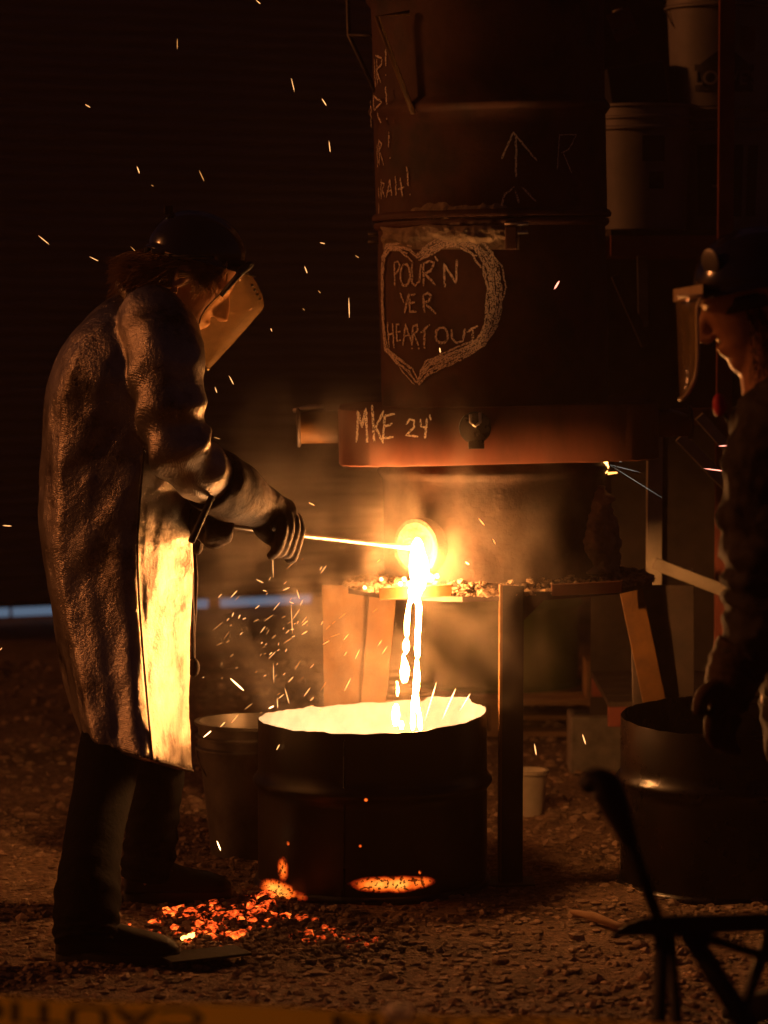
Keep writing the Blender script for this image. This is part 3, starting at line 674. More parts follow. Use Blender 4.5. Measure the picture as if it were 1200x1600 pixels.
# ------------------------------------------------------------------ worker at the tap
def smooth_path(pts, n=8):
    out = []
    for i in range(len(pts) - 1):
        p0, p1, p2, p3 = (Vector(pts[max(i - 1, 0)]), Vector(pts[i]), Vector(pts[i + 1]), Vector(pts[min(i + 2, len(pts) - 1)]))
        for k in range(n):
            u = k / n; out.append(tuple(.5 * ((2 * p1) + (p2 - p0) * u + (2 * p0 - 5 * p1 + 4 * p2 - p3) * u * u + (3 * p1 - p0 - 3 * p2 + p3) * u ** 3)))
    out.append(tuple(pts[-1])); return out
def limb(mb, pts, seg=28, n=8, wob=None, flat=1.0):     # pts: (px, py, Y, radius m)
    q = [(*P(a, b_, c), r_) for a, b_, c, r_ in pts]
    # Catmull-Rom over 4 components
    out = []
    for i in range(len(q) - 1):
        p0, p1, p2, p3 = [np.array(q[max(0, min(len(q) - 1, j))]) for j in (i - 1, i, i + 1, i + 2)]
        for k in range(n):
            u = k / n; out.append(.5 * ((2 * p1) + (p2 - p0) * u + (2 * p0 - 5 * p1 + 4 * p2 - p3) * u * u + (3 * p1 - p0 - 3 * p2 + p3) * u ** 3))
    out.append(np.array(q[-1]))
    return mb.tube([o_[:3] for o_ in out], [o_[3] for o_ in out], seg, True, flat, wob)

def head_mesh(mb, frame):                                # frame: Matrix 4x4, local x forward, y left, z up, origin between the ears
    T = lambda mb2: mb.add([frame @ Vector(p) for p in mb2.v], mb2.f)
    T(MB().ball((.0, 0, .048), (.100, .078, .098), seg=24, rows=16))
    # face: rings from brow to chin
    rows = [(.07, .092, .070), (.045, .100, .068), (.02, .100, .067), (-.005, .097, .066), (-.03, .095, .062), (-.05, .098, .056), (-.07, .093, .050), (-.09, .096, .042), (-.105, .090, .030), (-.114, .075, .018)]
    rings = []
    for z, xf, hy in rows:
        ring = []
        for k in range(24):
            a = 2 * math.pi * k / 24; c, s_ = math.cos(a), math.sin(a); xb = -.02 + max(0, (-z - .03)) * .6
            x = xb + (xf - xb) * (max(c, 0) ** .75) if c > 0 else xb + c * .02
            ring.append((x, hy * math.copysign(abs(s_) ** .85, s_), z))
        rings.append(ring)
    T(MB().loft(rings[::-1]))
    T(MB().tube([(.098, 0, .032), (.112, 0, .008), (.124, 0, -.016), (.108, 0, -.026)], [.009, .011, .013, .010], 10))
    for s_ in (-1, 1): T(MB().ball((.108, s_ * .012, -.02), (.011, .009, .008), seg=8, rows=6))
    T(MB().ball((.097, 0, -.047), (.010, .024, .006), seg=10, rows=6)); T(MB().ball((.094, 0, -.060), (.010, .021, .007), seg=10, rows=6))
    for s_ in (-1, 1):
        T(MB().ball((.078, s_ * .032, .026), (.014, .014, .012), seg=10, rows=6))
        T(MB().tube([(.094, s_ * .012, .047), (.092, s_ * .035, .05), (.078, s_ * .056, .043)], [.007, .008, .006], 8))
        # ear: helix rim and lobe
        e = [(-.004, .032), (-.018, .036), (-.030, .026), (-.032, .006), (-.024, -.014), (-.010, -.03), (.0, -.026)]
        T(MB().tube([(x, s_ * (.080 + .012 * (1 if i in (1, 2, 3) else .5)), z) for i, (x, z) in enumerate(e)], [.006, .006, .006, .006, .006, .008, .006], 8))
        T(MB().ball((-.012, s_ * .079, .004), (.014, .005, .026), seg=10, rows=6))
    return mb
def frame_of(px, py, Y, pitch, face=1, yaw=0):
    c = P(px, py, Y); f = Vector((face * math.cos(pitch), 0, -math.sin(pitch))); f.rotate(Matrix.Rotation(yaw, 3, 'Z'))
    l = Vector((0, 0, 1)).cross(Vector((f.x, f.y, 0))).normalized(); u = f.cross(l)
    m_ = Matrix((f, l, u)).transposed().to_4x4(); m_.translation = c; return m_

OFF = .17
base = G(200, 1470); wk = empty('person', (base.x, 7.1, 0))
tag(wk, 'person in long silver heat coat and black hard hat holding a rod to the furnace', 'person')
fr = frame_of(292, 443, 7.13, R(36))
mb = head_mesh(MB(), fr)
limb(mb, [(286, 452, 7.13, .06), (262, 492, 7.13, .062), (240, 540, 7.13, .08)], 20)
limb(mb, [(235, 520, 7.13, .1), (205, 600, 7.13, .13), (190, 750, 7.13, .13), (190, 900, 7.13, .14), (195, 1050, 7.13, .13)], 24)
limb(mb, [(205, 1010, 7.06, .08), (171, 1180, 6.90, .05), (146, 1320, 6.70, .042), (134, 1460, 6.545, .04)], 16)
limb(mb, [(215, 1010, 7.19, .08), (240, 1180, 7.23, .05), (238, 1290, 7.255, .042), (226, 1390, 7.27, .04)], 16)
limb(mb, [(235, 520, 6.98, .06), (265, 620, 6.90, .05), (282, 695, 6.90, .045), (360, 768, 7.06, .036), (425, 806, 7.18, .032)], 16)
limb(mb, [(235, 520, 7.28, .06), (262, 620, 7.36, .05), (272, 700, 7.36, .045), (312, 790, 7.2, .036), (330, 825, 7.1, .032)], 16)
bodyo = link('body', mb, M['skin'], wk, remesh=.0055, smoothit=3)
# coat
plan = [(0, 0), (.03, .42), (.12, .80), (.30, .98), (.48, 1.0), (.63, 1.0), (.69, .90), (.79, .60), (.90, .29), (1.0, .0)]
def planpt(k):                                   # k 0..1 along half outline
    x = k * (len(plan) - 1); i = min(int(x), len(plan) - 2); u = x - i
    return plan[i][0] + (plan[i + 1][0] - plan[i][0]) * u, plan[i][1] + (plan[i + 1][1] - plan[i][1]) * u
prof = [(452, 196, 540, 298, .070), (458, 182, 556, 310, .098), (474, 160, 578, 317, .155), (503, 126, 604, 319, .20), (545, 93, 640, 319, .22), (600, 74, 680, 318, .22), (680, 65, 730, 315, .215), (760, 61, 785, 310, .212),
        (840, 61, 850, 303, .22), (920, 72, 925, 299, .23), (1000, 89, 1010, 298, .25), (1080, 107, 1100, 299, .285), (1155, 127, 1206, 301, .335)]
pp = smooth_path([(i,) * 0 or (a, b_, c) for i, (a, b_, c, d, e) in enumerate(prof)], 11); p2 = smooth_path([(d, e * 1000, 0) for a, b_, c, d, e in prof], 11)
rings = []
NS = 56
for i, ((pyb, xb, pyf), (xf, hy, _)) in enumerate(zip(pp, p2)):
    hy /= 1000; f = i / (len(pp) - 1); ring = []
    for k in range(2 * NS):
        kk = k / NS if k <= NS else (2 * NS - k) / NS; sgn = -1 if k <= NS else 1
        u, v = planpt(kk)
        a = kk * math.pi
        fold = (.010 + .012 * f) * math.sin(kk * 21 + sgn * 2 + 2.5 * nz((f * 3, kk * 2, sgn))) * max(0, f - .25) + .014 * nz((f * 5, kk * 4, sgn * 2 + 4)) + .012 * nz((f * 13 + kk * 8, kk * 3, sgn))
        px = xb + (xf - xb) * u; py = pyb + (pyf - pyb) * u
        Y = 7.13 + sgn * (hy * v + fold * (1 if v > .2 else v * 5))
        if v < .7: px += fold * 300 * (-.6 if u < .5 else .35)
        ring.append(P(px, py, Y))
    rings.append(ring)
mb = MB().loft(rings, True, True)
def wr(f0, f1, amp, n_):
    def fn(f, a):
        g = max(0, 1 - abs(f - f0) / f1)
        return 1 + amp * g * math.sin(f * n_ + 2.2 * math.sin(a) + 1.3 * math.cos(a * 2)) + .035 * nz((f * 9, math.cos(a) * 1.6, math.sin(a) * 1.6))
    return fn
limb(mb, [(222, 478, 7.02, .07), (240, 505, 6.98, .088), (256, 545, 6.93, .094), (263, 595, 6.90, .088), (268, 645, 6.89, .083), (280, 692, 6.89, .081), (302, 727, 6.92, .077), (335, 752, 6.99, .070), (360, 766, 7.05, .066)], 40, 12, wr(.62, .42, .115, 40))
limb(mb, [(222, 485, 7.24, .07), (250, 545, 7.33, .09), (262, 640, 7.36, .08), (275, 700, 7.35, .077), (300, 765, 7.24, .065), (318, 805, 7.16, .055)], 28, 10, wr(.6, .4, .06, 40))
coat = link('coat', mb, M['coat'], wk, remesh=.0065, smoothit=2)
def crumple(ob, typ, sc, st):
    tx = bpy.data.textures.new('crumple', typ); tx.noise_scale = sc
    if typ == 'MUSGRAVE': tx.musgrave_type = 'RIDGED_MULTIFRACTAL'; tx.octaves = 2.5
    q = ob.modifiers.new('d', 'DISPLACE'); q.texture = tx; q.strength = st; q.mid_level = .5; q.texture_coords = 'LOCAL'
crumple(coat, 'CLOUDS', .22, .020); crumple(coat, 'CLOUDS', .07, .006)
# collar, seam and hem piping
mb = MB(); cr = []
for (dy, gx, hy) in ((0, 0, .082), (-14, 2, .080), (-16, 6, .074), (6, 6, .072)):
    cr.append([P(240 + gx * 0 + (math.cos(a)) * (60 - gx), 500 + dy + math.cos(a) * 46, 7.13 - math.sin(a) * hy) for a in [2 * math.pi * k / 40 for k in range(40)]])
link('collar', MB().loft(cr, False, False), M['coat'], coat, solid=.004)
link('seam', MB().tube([Vector(r_[31]) + Vector((.004, -.006, 0)) for r_ in rings[64:]], .0028, 6), M['leather'], coat)
hem = rings[-1]; link('hem_binding', MB().tube([Vector(q) + Vector((0, 0, .002)) for q in hem] + [hem[0]], .0035, 6), M['leather'], coat)
# apron edge strap on the far side and leather toggles
link('strap', MB().tube([P(304, 858, 7.22), P(307, 900, 7.22), P(305, 960, 7.22), P(301, 1030, 7.22)], .004, 8), M['leather'], coat)
for (x, y) in ((308, 852), (303, 1043)): link('leather_toggle', MB().ball(P(x, y, 7.2), (.015, .012, .024), seg=12, rows=8), M['leather'], coat)
link('apron_flap', MB().loft([[P(x, y, Y) for x, Y in ((296, 7.20), (304 + 2 * math.sin(y * .02), 7.21), (304 + 2 * math.sin(y * .02), 7.22), (296, 7.23))] for y in range(862, 1035, 12)]), M['leather'], coat)
# trousers
mb = MB()
limb(mb, [(205, 1060, 7.06, .09), (184, 1130, 6.98, .082), (171, 1180, 6.90, .077), (160, 1240, 6.82, .072), (148, 1300, 6.72, .069), (140, 1360, 6.63, .072), (136, 1410, 6.57, .077), (134, 1452, 6.545, .075), (133, 1474, 6.53, .068)], 32, 12, wr(.85, .4, .035, 70))
link('trouser_leg', mb, M['denim'], wk)
mb = MB(); limb(mb, [(222, 1060, 7.18, .085), (238, 1150, 7.22, .077), (243, 1210, 7.24, .072), (240, 1265, 7.25, .066), (235, 1320, 7.26, .066), (228, 1368, 7.27, .066)], 32, 12, wr(.85, .5, .06, 60))
link('trouser_leg', mb, M['denim'], wk)
def boot(hx, tx, Y, parent, yaw=0):
    s_ = S(Y); L = (tx - hx) * s_; x0 = (hx - 600) * s_; mb = MB(); rings = []
    for u, w_, h in ((0, .030, .075), (.03, .036, .085), (.12, .040, .10), (.25, .040, .11), (.38, .040, .10), (.5, .044, .082), (.65, .049, .070), (.8, .047, .062), (.92, .036, .05), (1.0, .012, .03)):
        ring = []
        for k in range(20):
            a = 2 * math.pi * k / 20; c, q = math.cos(a), math.sin(a)
            ring.append(Vector((u * L - L * .3, w_ * math.copysign(abs(c) ** .8, c), .03 + (h - .02) * max(q, 0) + .012 * min(q, 0))))
        rings.append(ring)
    mb.loft(rings); mb.tube([(-L * .10, 0, .06), (-L * .04, 0, .12), (-L * .02, 0, .17)], [.045, .046, .048], 20)
    rz = Matrix.Rotation(yaw, 3, 'Z'); off = Vector((x0 + L * .3, Y, 0))
    mb.v = [tuple(rz @ Vector(p) + off) for p in mb.v]
    b_ = link('boot', mb, M['boot'], parent, remesh=.006, smoothit=2)
    so = MB(); rings = []
    for z, g in ((-.004, -.003), (0, 0), (.022, 0), (.026, -.004)):
        ring = []
        for k in range(40):
            a = 2 * math.pi * k / 40; u = (1 - math.cos(a)) / 2
            ring.append(rz @ Vector((u * L * 1.02 - L * .31, math.copysign(1, math.sin(a)) * (.043 + .008 * math.sin(u * 5 - 1.4) + g) * abs(math.sin(a)) ** .5, z + .006)) + off)
        rings.append(ring)
    link('sole', so.loft(rings), M['rubber'], b_, auto=40)
    for i in range(4):
        c = Vector((L * (.02 + .06 * i), 0, .135 - .017 * i)); link('lace', MB().tube([tuple(rz @ (c + Vector((0, -.032, -.02))) + off), tuple(rz @ (c + Vector((0, 0, -.006))) + off), tuple(rz @ (c + Vector((0, .032, -.02))) + off)], .0028, 6), M['rubber'], b_)
boot(82, 278, 6.73, wk, R(-6)); boot(190, 360, 7.44, wk, R(4))
# gloves
mb = MB()
limb(mb, [(328, 748, 6.98, .079), (350, 760, 7.02, .080), (376, 775, 7.08, .072), (402, 788, 7.14, .058), (425, 799, 7.18, .048), (447, 806, 7.21, .042)], 28, 8, wr(.5, .6, .03, 17))
knk = [(438, 804, 7.150), (448, 802, 7.172), (457, 803, 7.198), (464, 809, 7.225)]
for i, (x, y, Y) in enumerate(knk):
    limb(mb, [(x - 18, y + 2, Y, .020), (x - 3, y + 2, Y, .0185), (x + 3, y + 20, Y - .016, .0165), (x - 1, y + 42, Y - .014, .015), (x - 8, y + 58 + i * 2, Y - .004, .0135), (x - 16, y + 66 - i * 2, Y + .012, .0115)], 12, 5)
limb(mb, [(404, 800, 7.14, .026), (406, 820, 7.13, .023), (416, 836, 7.14, .019), (432, 848, 7.16, .015)], 12, 5)
limb(mb, [(426, 804, 7.185, .038), (436, 820, 7.20, .026), (438, 834, 7.20, .018)], 14, 5)
glv = link('glove', mb, M['leather'], wk, remesh=.0042, smoothit=2)
cuff = [P(352 + 30 * math.cos(a) * .45 + 20 * math.sin(a) * .3, 764 + 46 * math.sin(a), 7.03 - .074 * math.cos(a)) for a in [2 * math.pi * k / 32 for k in range(33)]]
mb = MB()
limb(mb, [(306, 785, 7.2, .062), (318, 808, 7.15, .055), (328, 822, 7.11, .045), (336, 830, 7.09, .04)], 22, 8, wr(.4, .6, .04, 30))
for i, x in enumerate((326, 336, 345, 352)):
    limb(mb, [(x - 4, 812 + i, 7.10, .017), (x + 2, 806 + i * 2, 7.065, .017), (x + 4, 822 + i, 7.045, .0165), (x + 2, 840, 7.06, .015), (x - 2, 842, 7.085, .013)], 12, 5)
limb(mb, [(322, 838, 7.1, .02), (332, 848, 7.08, .017), (346, 846, 7.07, .014)], 12, 5)
link('glove', mb, M['leather'], wk, remesh=.005, smoothit=3)
# hair
def hair(mb, n_, root, tip, wav, rad=.0011):
    for _ in range(n_):
        a = Vector(root()); b_ = Vector(tip()); mid = (a + b_) / 2 + Vector((random.uniform(-1, 1), random.uniform(-1, 1), random.uniform(-.2, 1))) * wav
        ph = random.random() * 6; pts = []
        for k in range(9):
            u = k / 8; q = a * (1 - u) ** 2 + mid * 2 * u * (1 - u) + b_ * u * u
            q += Vector((math.sin(u * 9 + ph), math.cos(u * 8 + ph * 2), math.sin(u * 7 + ph * 3))) * wav * .22 * u; pts.append(q)
        mb.tube(pts, [rad * (1.2 - .8 * k / 8) for k in range(9)], 3, False)
mb = MB()
def rt(): 
    px, py = random.uniform(245, 352), 0; py = 396 + (px - 245) * .22 + random.uniform(0, 14); return P(px, py, 7.13 - random.uniform(.07, .094))
def tp():
    u = random.random(); return P(190 + 60 * u + random.uniform(-20, 20), 440 - 20 * (1 - u) + random.uniform(-22, 22), 7.13 - random.uniform(.0, .09))
hair(mb, 700, rt, tp, .022, .0014)
def rt2(): return P(random.uniform(238, 262), random.uniform(392, 432), 7.13 + random.uniform(-.08, .08))
def tp2(): return P(random.uniform(166, 215), random.uniform(402, 468), 7.13 + random.uniform(-.08, .08))
hair(mb, 800, rt2, tp2, .028, .0014)
def rt3(): return P(random.uniform(300, 356), random.uniform(408, 428), 7.13 - random.uniform(.075, .088))
def tp3(): return P(random.uniform(298, 350), random.uniform(430, 470), 7.13 - random.uniform(.075, .092))
hair(mb, 240, rt3, tp3, .014, .0013)
link('hair', mb, M['hair'], wk)
# hard hat
def hard_hat(fr, off, tilt, parent, rx=.122, ry=.105, rz=.098):
    hf = fr @ Matrix.Translation(off) @ Matrix.Rotation(tilt, 4, 'Y')
    mb = MB(); rings = []
    for i in range(15):
        a = i / 14 * R(88); ring = []
        for k in range(48):
            b_ = 2 * math.pi * k / 48; rr = math.cos(a) ** .9 if a < R(87) else .02
            q = Vector((rx * rr * math.cos(b_), ry * rr * math.sin(b_), rz * math.sin(a) - .02))
            ridge = .006 * max(0, 1 - abs(q.y) / .02) * math.sin(a) + .004 * max(0, 1 - abs(abs(q.y) - .05) / .012) * math.sin(a * 1.4); q.z += ridge
            ring.append(hf @ q)
        rings.append(ring)
    low = [[hf @ Vector((rx * g * math.cos(b_) + (.028 * max(0, math.cos(b_)) ** 2 if j else 0), ry * g * math.sin(b_), -.02 - dz)) for b_ in [2 * math.pi * k / 48 for k in range(48)]] for j, (g, dz) in enumerate(((1.0, .008), (1.04, .012), (1.04, .016), (.97, .014)))]
    ob = link('hard_hat', MB().loft(low[::-1] + rings, False, True), M['helmet'], parent, auto=60)
    link('head_band', MB().lathe([(.088, -.075), (.092, -.074), (.092, -.045), (.088, -.044)], 40, (0, 0, 0), hf.to_3x3() @ Matrix.Diagonal((1.08, .93, 1))), M['rubber'], ob)
    o_ = bpy.data.objects[ob.name]
    hb = [c for c in ob.children][-1]; hb.data.transform(Matrix.Translation(hf.translation))
    return ob, hf
hat, hf = hard_hat(fr, (-.030, 0, .092), R(-20), wk)
link('ratchet_knob', MB().lathe([(.001, 0), (.016, 0), (.018, .004), (.018, .014), (.014, .018), (.001, .018)], 20, P(237, 398, 7.13), Vector((-1, 0, -.2)).to_track_quat('Z', 'Y').to_matrix()), M['rubber'], hat)
link('hat_strap', MB().tube([hf @ Vector((.09 * math.cos(a) - .0, .108 * math.sin(a), -.03 + .02 * math.cos(a))) for a in [R(-170) + R(340) * k / 30 for k in range(31)]], .005, 8), M['rubber'], hat)
link('hat_clip', MB().box(P(247, 392, 7.04), (.032, .006, .012)), M['galv'], hat, False, False, bevel=.002)
link('hat_lamp_clip', MB().box(P(263, 328, 7.13), (.02, .03, .022)), M['leather'], hat, False, False, bevel=.003)
# bracket and shield
def shield(hat, top_s, bot_s, near, Yc, hw, edge_r=.0025, mk='shield'):
    n_ = 24; rows = []
    nr = smooth_path([(x, y, 0) for x, y in near], 8); sr = smooth_path([(x, y, 0) for x, y in (top_s if isinstance(top_s, list) else [top_s, bot_s])], 8)
    for i in range(n_ + 1):
        f = i / n_; sx, sy, _z = sr[int(f * (len(sr) - 1))]
        q = nr[int(f * (len(nr) - 1))]
        row = []
        for k in range(25):
            ph = math.pi * k / 24; g = math.sin(ph) ** .8
            row.append(P(q[0] + (sx - q[0]) * g, q[1] + (sy - q[1]) * g, Yc - hw * math.cos(ph)))
        rows.append(row)
    mb = MB()
    for r_ in rows: mb.v += [tuple(p) for p in r_]
    for i in range(n_):
        for k in range(24): a = i * 25 + k; mb.f.append((a, a + 1, a + 26, a + 25))
    sh = link('face_shield', mb, M[mk], hat)
    loop = [r_[0] for r_ in rows] + rows[-1][1:] + [r_[-1] for r_ in reversed(rows)][1:] + rows[0][::-1][1:]
    link('shield_rim', MB().tube(loop, edge_r, 6), M['shield_edge'], sh)
    return sh, rows
sh, rows = shield(hat, [(386, 421), (400, 441), (410, 462), (411, 481), (397, 499), (371, 529), (345, 557), (326, 578)], None, [(372, 434), (345, 458), (320, 485), (310, 510), (311, 535), (318, 560), (322, 576)], 7.13, .105)
link('shield_bracket', MB().tube([P(388, 412, 7.06), P(374, 428, 7.02), P(345, 462, 7.02)], [.008, .009, .007], 10, flat=.6), M['rubber'], hat)
link('shield_bracket', MB().tube([P(388, 412, 7.20), P(374, 428, 7.24), P(345, 462, 7.24)], [.008, .009, .007], 10, flat=.6), M['rubber'], hat)
link('brow_guard', MB().tube([P(372 + 18 * math.sin(a), 428 - 14 * math.sin(a), 7.13 - .108 * math.cos(a)) for a in [math.pi * k / 20 for k in range(21)]], .010, 10), M['rubber'], hat)
for i in range(4): link('shield_rivet', MB().ball(P(394 + i * 4, 446 + i * 7, 7.06 + .015 * i), .0035, seg=8, rows=5), M['rubber'], sh)
OFF = 0.0
# tapping rod, and the dark bar tucked under the arm
rod = MB().tube([P(312, 814, 7.20), P(430, 832, 7.40), P(646, 857, yt - .04)], .0062, 10)
tag(link('tapping_rod', rod, M['bright_steel']), 'thin straight steel rod held in leather gloves, its far end in the tap hole', 'rod')
tag(link('tool_handle', MB().tube([P(299, 846, 7.0), P(331, 776, 7.08)], [.0085, .0075], 10), M['rubber']), 'short dark tool handle poking out below the silver sleeve', 'tool')

# ------------------------------------------------------------------ second person, cut by the frame edge
Yb = 6.0; b2 = P(1270, 1500, Yb); pe = empty('person', (b2.x, Yb, 0))
tag(pe, 'person in dark jacket and black hard hat with stickers, head bowed behind a clear visor', 'person')
fr2 = frame_of(1180, 480, Yb, R(24), -1)
mb = head_mesh(MB(), fr2)
limb(mb, [(1182, 500, Yb, .06), (1200, 560, Yb, .062), (1222, 640, Yb, .08)], 20)
limb(mb, [(1240, 650, Yb, .08), (1255, 760, Yb, .10), (1262, 900, Yb, .095), (1262, 1100, Yb, .095)], 24)
limb(mb, [(1225, 670, Yb - .17, .06), (1200, 800, Yb - .2, .05), (1185, 905, Yb - .2, .045), (1150, 1030, Yb - .2, .035), (1125, 1085, Yb - .2, .03)], 14)
limb(mb, [(1225, 670, Yb + .17, .06), (1290, 800, Yb + .24, .05), (1320, 905, Yb + .24, .045), (1320, 1030, Yb + .2, .035), (1310, 1085, Yb + .2, .03)], 14)
for s_ in (-1, 1): limb(mb, [(1285, 1080, Yb + s_ * .09, .08), (1290, 1350, Yb + s_ * .11, .055), (1294, 1600, Yb + s_ * .12, .045)], 14)
link('body', mb, M['skin'], pe, remesh=.006, smoothit=3)
mb = MB(); rows2 = [(592, 1182, 1262, .09), (618, 1170, 1300, .13), (650, 1160, 1330, .19), (720, 1158, 1345, .21), (820, 1168, 1350, .205), (920, 1172, 1350, .20), (1020, 1186, 1352, .20), (1120, 1196, 1355, .20), (1190, 1200, 1356, .20)]
rings = []
for py, xl, xr, hy in smooth_path([r_[:3] for r_ in rows2], 8) and [(*q, 0) for q in []] or []: pass
A1 = smooth_path([r_[:3] for r_ in rows2], 8); A2 = smooth_path([(r_[3], 0, 0) for r_ in rows2], 8)
for i, ((py, xl, xr), (hy, _, _)) in enumerate(zip(A1, A2)):
    ring = []
    for k in range(64):
        a = 2 * math.pi * k / 64; c, s_ = math.cos(a), math.sin(a); d = 1 + .05 * nz((math.cos(a) * 2, math.sin(a) * 2, py * .02)) + .03 * math.sin(a * 9 + py * .02)
        ring.append(P((xl + xr) / 2 + (xr - xl) / 2 * c * d, py, Yb + hy * s_ * d))
    rings.append(ring)
mb.loft(rings)
limb(mb, [(1230, 640, Yb - .12, .075), (1212, 680, Yb - .18, .088), (1194, 760, Yb - .21, .082), (1190, 840, Yb - .22, .078), (1194, 910, Yb - .22, .074), (1186, 970, Yb - .22, .072), (1168, 1030, Yb - .22, .062)], 36, 12, wr(.65, .55, .12, 58))
limb(mb, [(1230, 640, Yb + .12, .075), (1260, 720, Yb + .2, .08), (1318, 900, Yb + .24, .07), (1318, 1050, Yb + .2, .056)], 28, 10, wr(.65, .5, .08, 50))
jk = link('jacket', mb, M['jacket'], pe, remesh=.0075, smoothit=2); crumple(jk, 'CLOUDS', .07, .025); crumple(jk, 'MUSGRAVE', .09, .010)
link('collar', MB().loft([[P(1222 + 46 * math.cos(a) * g, y - 10 * math.cos(a), Yb + .088 * math.sin(a) * g) for a in [2 * math.pi * k / 32 for k in range(32)]] for y, g in ((640, 1.25), (610, 1.05), (596, .98))], False, False), M['jacket'], jk, solid=.006)
for s_ in (-.01, .03): link('strap', MB().tube([P(1186 - s_ * 300, 612, Yb - .10 + s_), P(1160 - s_ * 200, 660, Yb - .12 + s_), P(1150 - s_ * 200, 730, Yb - .13 + s_), P(1146 - s_ * 200, 800, Yb - .14 + s_), P(1156, 880, Yb - .14)], .005, 8, flat=.5), M['leather'], jk)
mb = MB()
limb(mb, [(1166, 1010, Yb - .22, .060), (1150, 1048, Yb - .22, .058), (1138, 1080, Yb - .22, .05), (1130, 1105, Yb - .22, .046)], 24, 8, wr(.3, .6, .05, 40))
for i in range(4): limb(mb, [(1122 + i * 10, 1105 + i * 4, Yb - .25 + i * .022, .016), (1112 + i * 9, 1128 + i * 4, Yb - .255 + i * .022, .016), (1112 + i * 10, 1150 + i * 5, Yb - .25 + i * .022, .0145), (1122 + i * 10, 1166 + i * 4, Yb - .24 + i * .022, .012)], 10, 5)
limb(mb, [(1128, 1075, Yb - .25, .022), (1106, 1082, Yb - .265, .019), (1094, 1098, Yb - .27, .016), (1092, 1116, Yb - .265, .013)], 10, 5)
link('glove', mb, M['leather'], pe, remesh=.005, smoothit=3)
for s_ in (-1, 1):
    mb = MB(); limb(mb, [(1290, 1150, Yb + s_ * .09, .105), (1290, 1350, Yb + s_ * .11, .085), (1292, 1520, Yb + s_ * .12, .075), (1294, 1585, Yb + s_ * .12, .073)], 24, 10, wr(.9, .4, .05, 50)); link('trouser_leg', mb, M['denim'], pe)
def boot2(x, Y):
    L = .29; mb = MB(); rings = []
    for u, w_, h in ((0, .030, .075), (.12, .040, .10), (.3, .040, .11), (.5, .044, .082), (.7, .048, .068), (.9, .038, .052), (1.0, .012, .03)):
        rings.append([Vector((x - u * L + L * .3, Y + w_ * math.cos(a), .03 + (h - .02) * max(math.sin(a), 0) + .014 * min(math.sin(a), 0))) for a in [2 * math.pi * k / 16 for k in range(16)]])
    mb.loft(rings); mb.tube([(x + .04, Y, .06), (x + .04, Y, .2)], .052, 16)
    b_ = link('boot', mb, M['boot'], pe, remesh=.007, smoothit=2)
    link('sole', MB().box((x - .06, Y, .012), (.28, .085, .024)), M['rubber'], b_, False, False, bevel=.01)
boot2(P(1294, 1585, Yb).x, Yb - .12); boot2(P(1294, 1585, Yb).x, Yb + .12)
hat2, hf2 = hard_hat(fr2, (-.026, 0, .070), R(-12), pe, .125, .106, .10)
link('hat_sticker', MB().ball(hf2 @ Vector((.088, .062, .034)), (.03, .02, .028), hf2.to_3x3() @ Matrix.Rotation(R(38), 3, 'Z') @ Matrix.Diagonal((.12, 1.25, 1.0)), seg=20, rows=10), M['galv'], hat2)
sh2, _ = shield(hat2, (1056, 462), (1062, 624), [(1098, 462), (1090, 480), (1090, 520), (1090, 560), (1086, 590), (1076, 612), (1066, 624)], Yb, .1, .004, 'shield_clear')
link('shield_bracket', MB().loft([[P(x, y, Y) for x, y, Y in ((1052, 452 + d, Yb - .03), (1098, 444 + d, Yb - .1), (1098, 444 + d, Yb + .1), (1052, 452 + d, Yb + .03))] for d in (0, 6, 20)]), M['shield_edge'], hat2, smooth=False)
mb = MB(); hair(mb, 420, lambda: P(random.uniform(1165, 1215), random.uniform(470, 500), Yb + random.uniform(-.085, .085)), lambda: P(random.uniform(1172, 1240), random.uniform(545, 610), Yb + random.uniform(-.09, .09)), .02, .0014)
link('hair', mb, M['hair_dark'], pe)
link('ear_plug', MB().ball(P(1124, 633, Yb - .14), (.014, .014, .022), seg=12, rows=8, fn=lambda q: q * (1 + .25 * nz(q, 60))), M['red_plug'], pe)
link('plug_cord', MB().tube([P(1128, 645, Yb - .14), P(1146, 668, Yb - .13), P(1156, 660, Yb - .12)], .002, 6), M['leather'], pe)

# ------------------------------------------------------------------ background things
def pail(name, c, r0, r1, h, mat_, label, cat, group=None, rim=True, bail=True):
    e = empty(name, c); tag(e, label, cat, group)
    pr = [(.001, .0), (r0 - .004, 0), (r0, .004), (r1 * .985, h * .80)]
    if rim: pr += [(r1 + .008, h * .80), (r1 + .008, h * .815), (r1, h * .83), (r1, h * .88), (r1 + .008, h * .885), (r1 + .008, h * .90), (r1, h * .91), (r1, h * .975), (r1 + .01, h * .98), (r1 + .01, h), (r1 - .003, h), (r0 - .006, .01)]
    else: pr += [(r1, h - .012), (r1 + .007, h - .01), (r1 + .007, h), (r1 - .002, h), (r0 - .006, .01)]
    link('pail_wall', MB().lathe(pr, 48), mat_, e, True, auto=35)
    if bail: link('bail', MB().tube([(r1 * 1.03 * math.cos(a), -.02 + -r1 * .9 * max(0, math.sin(a)) * .55, h * .84 - .14 * math.sin(a)) for a in [math.pi * k / 16 for k in range(17)]], .0025, 6), M['dark_steel'], e, True)
    return e
q = G(396, 1338); pail('metal_pail', Vector((q.x, q.y, 0)), .115, .15, .375, M['galv'], 'dull galvanised pail on the gravel, half hidden behind the receiving drum', 'pail')
q = G(822, 1276); pail('small_pail', Vector((q.x + .005, q.y, 0)), .045, .055, .14, M['pale_paint'], 'small pale can on the gravel behind the dark front leg', 'can', rim=False, bail=False)
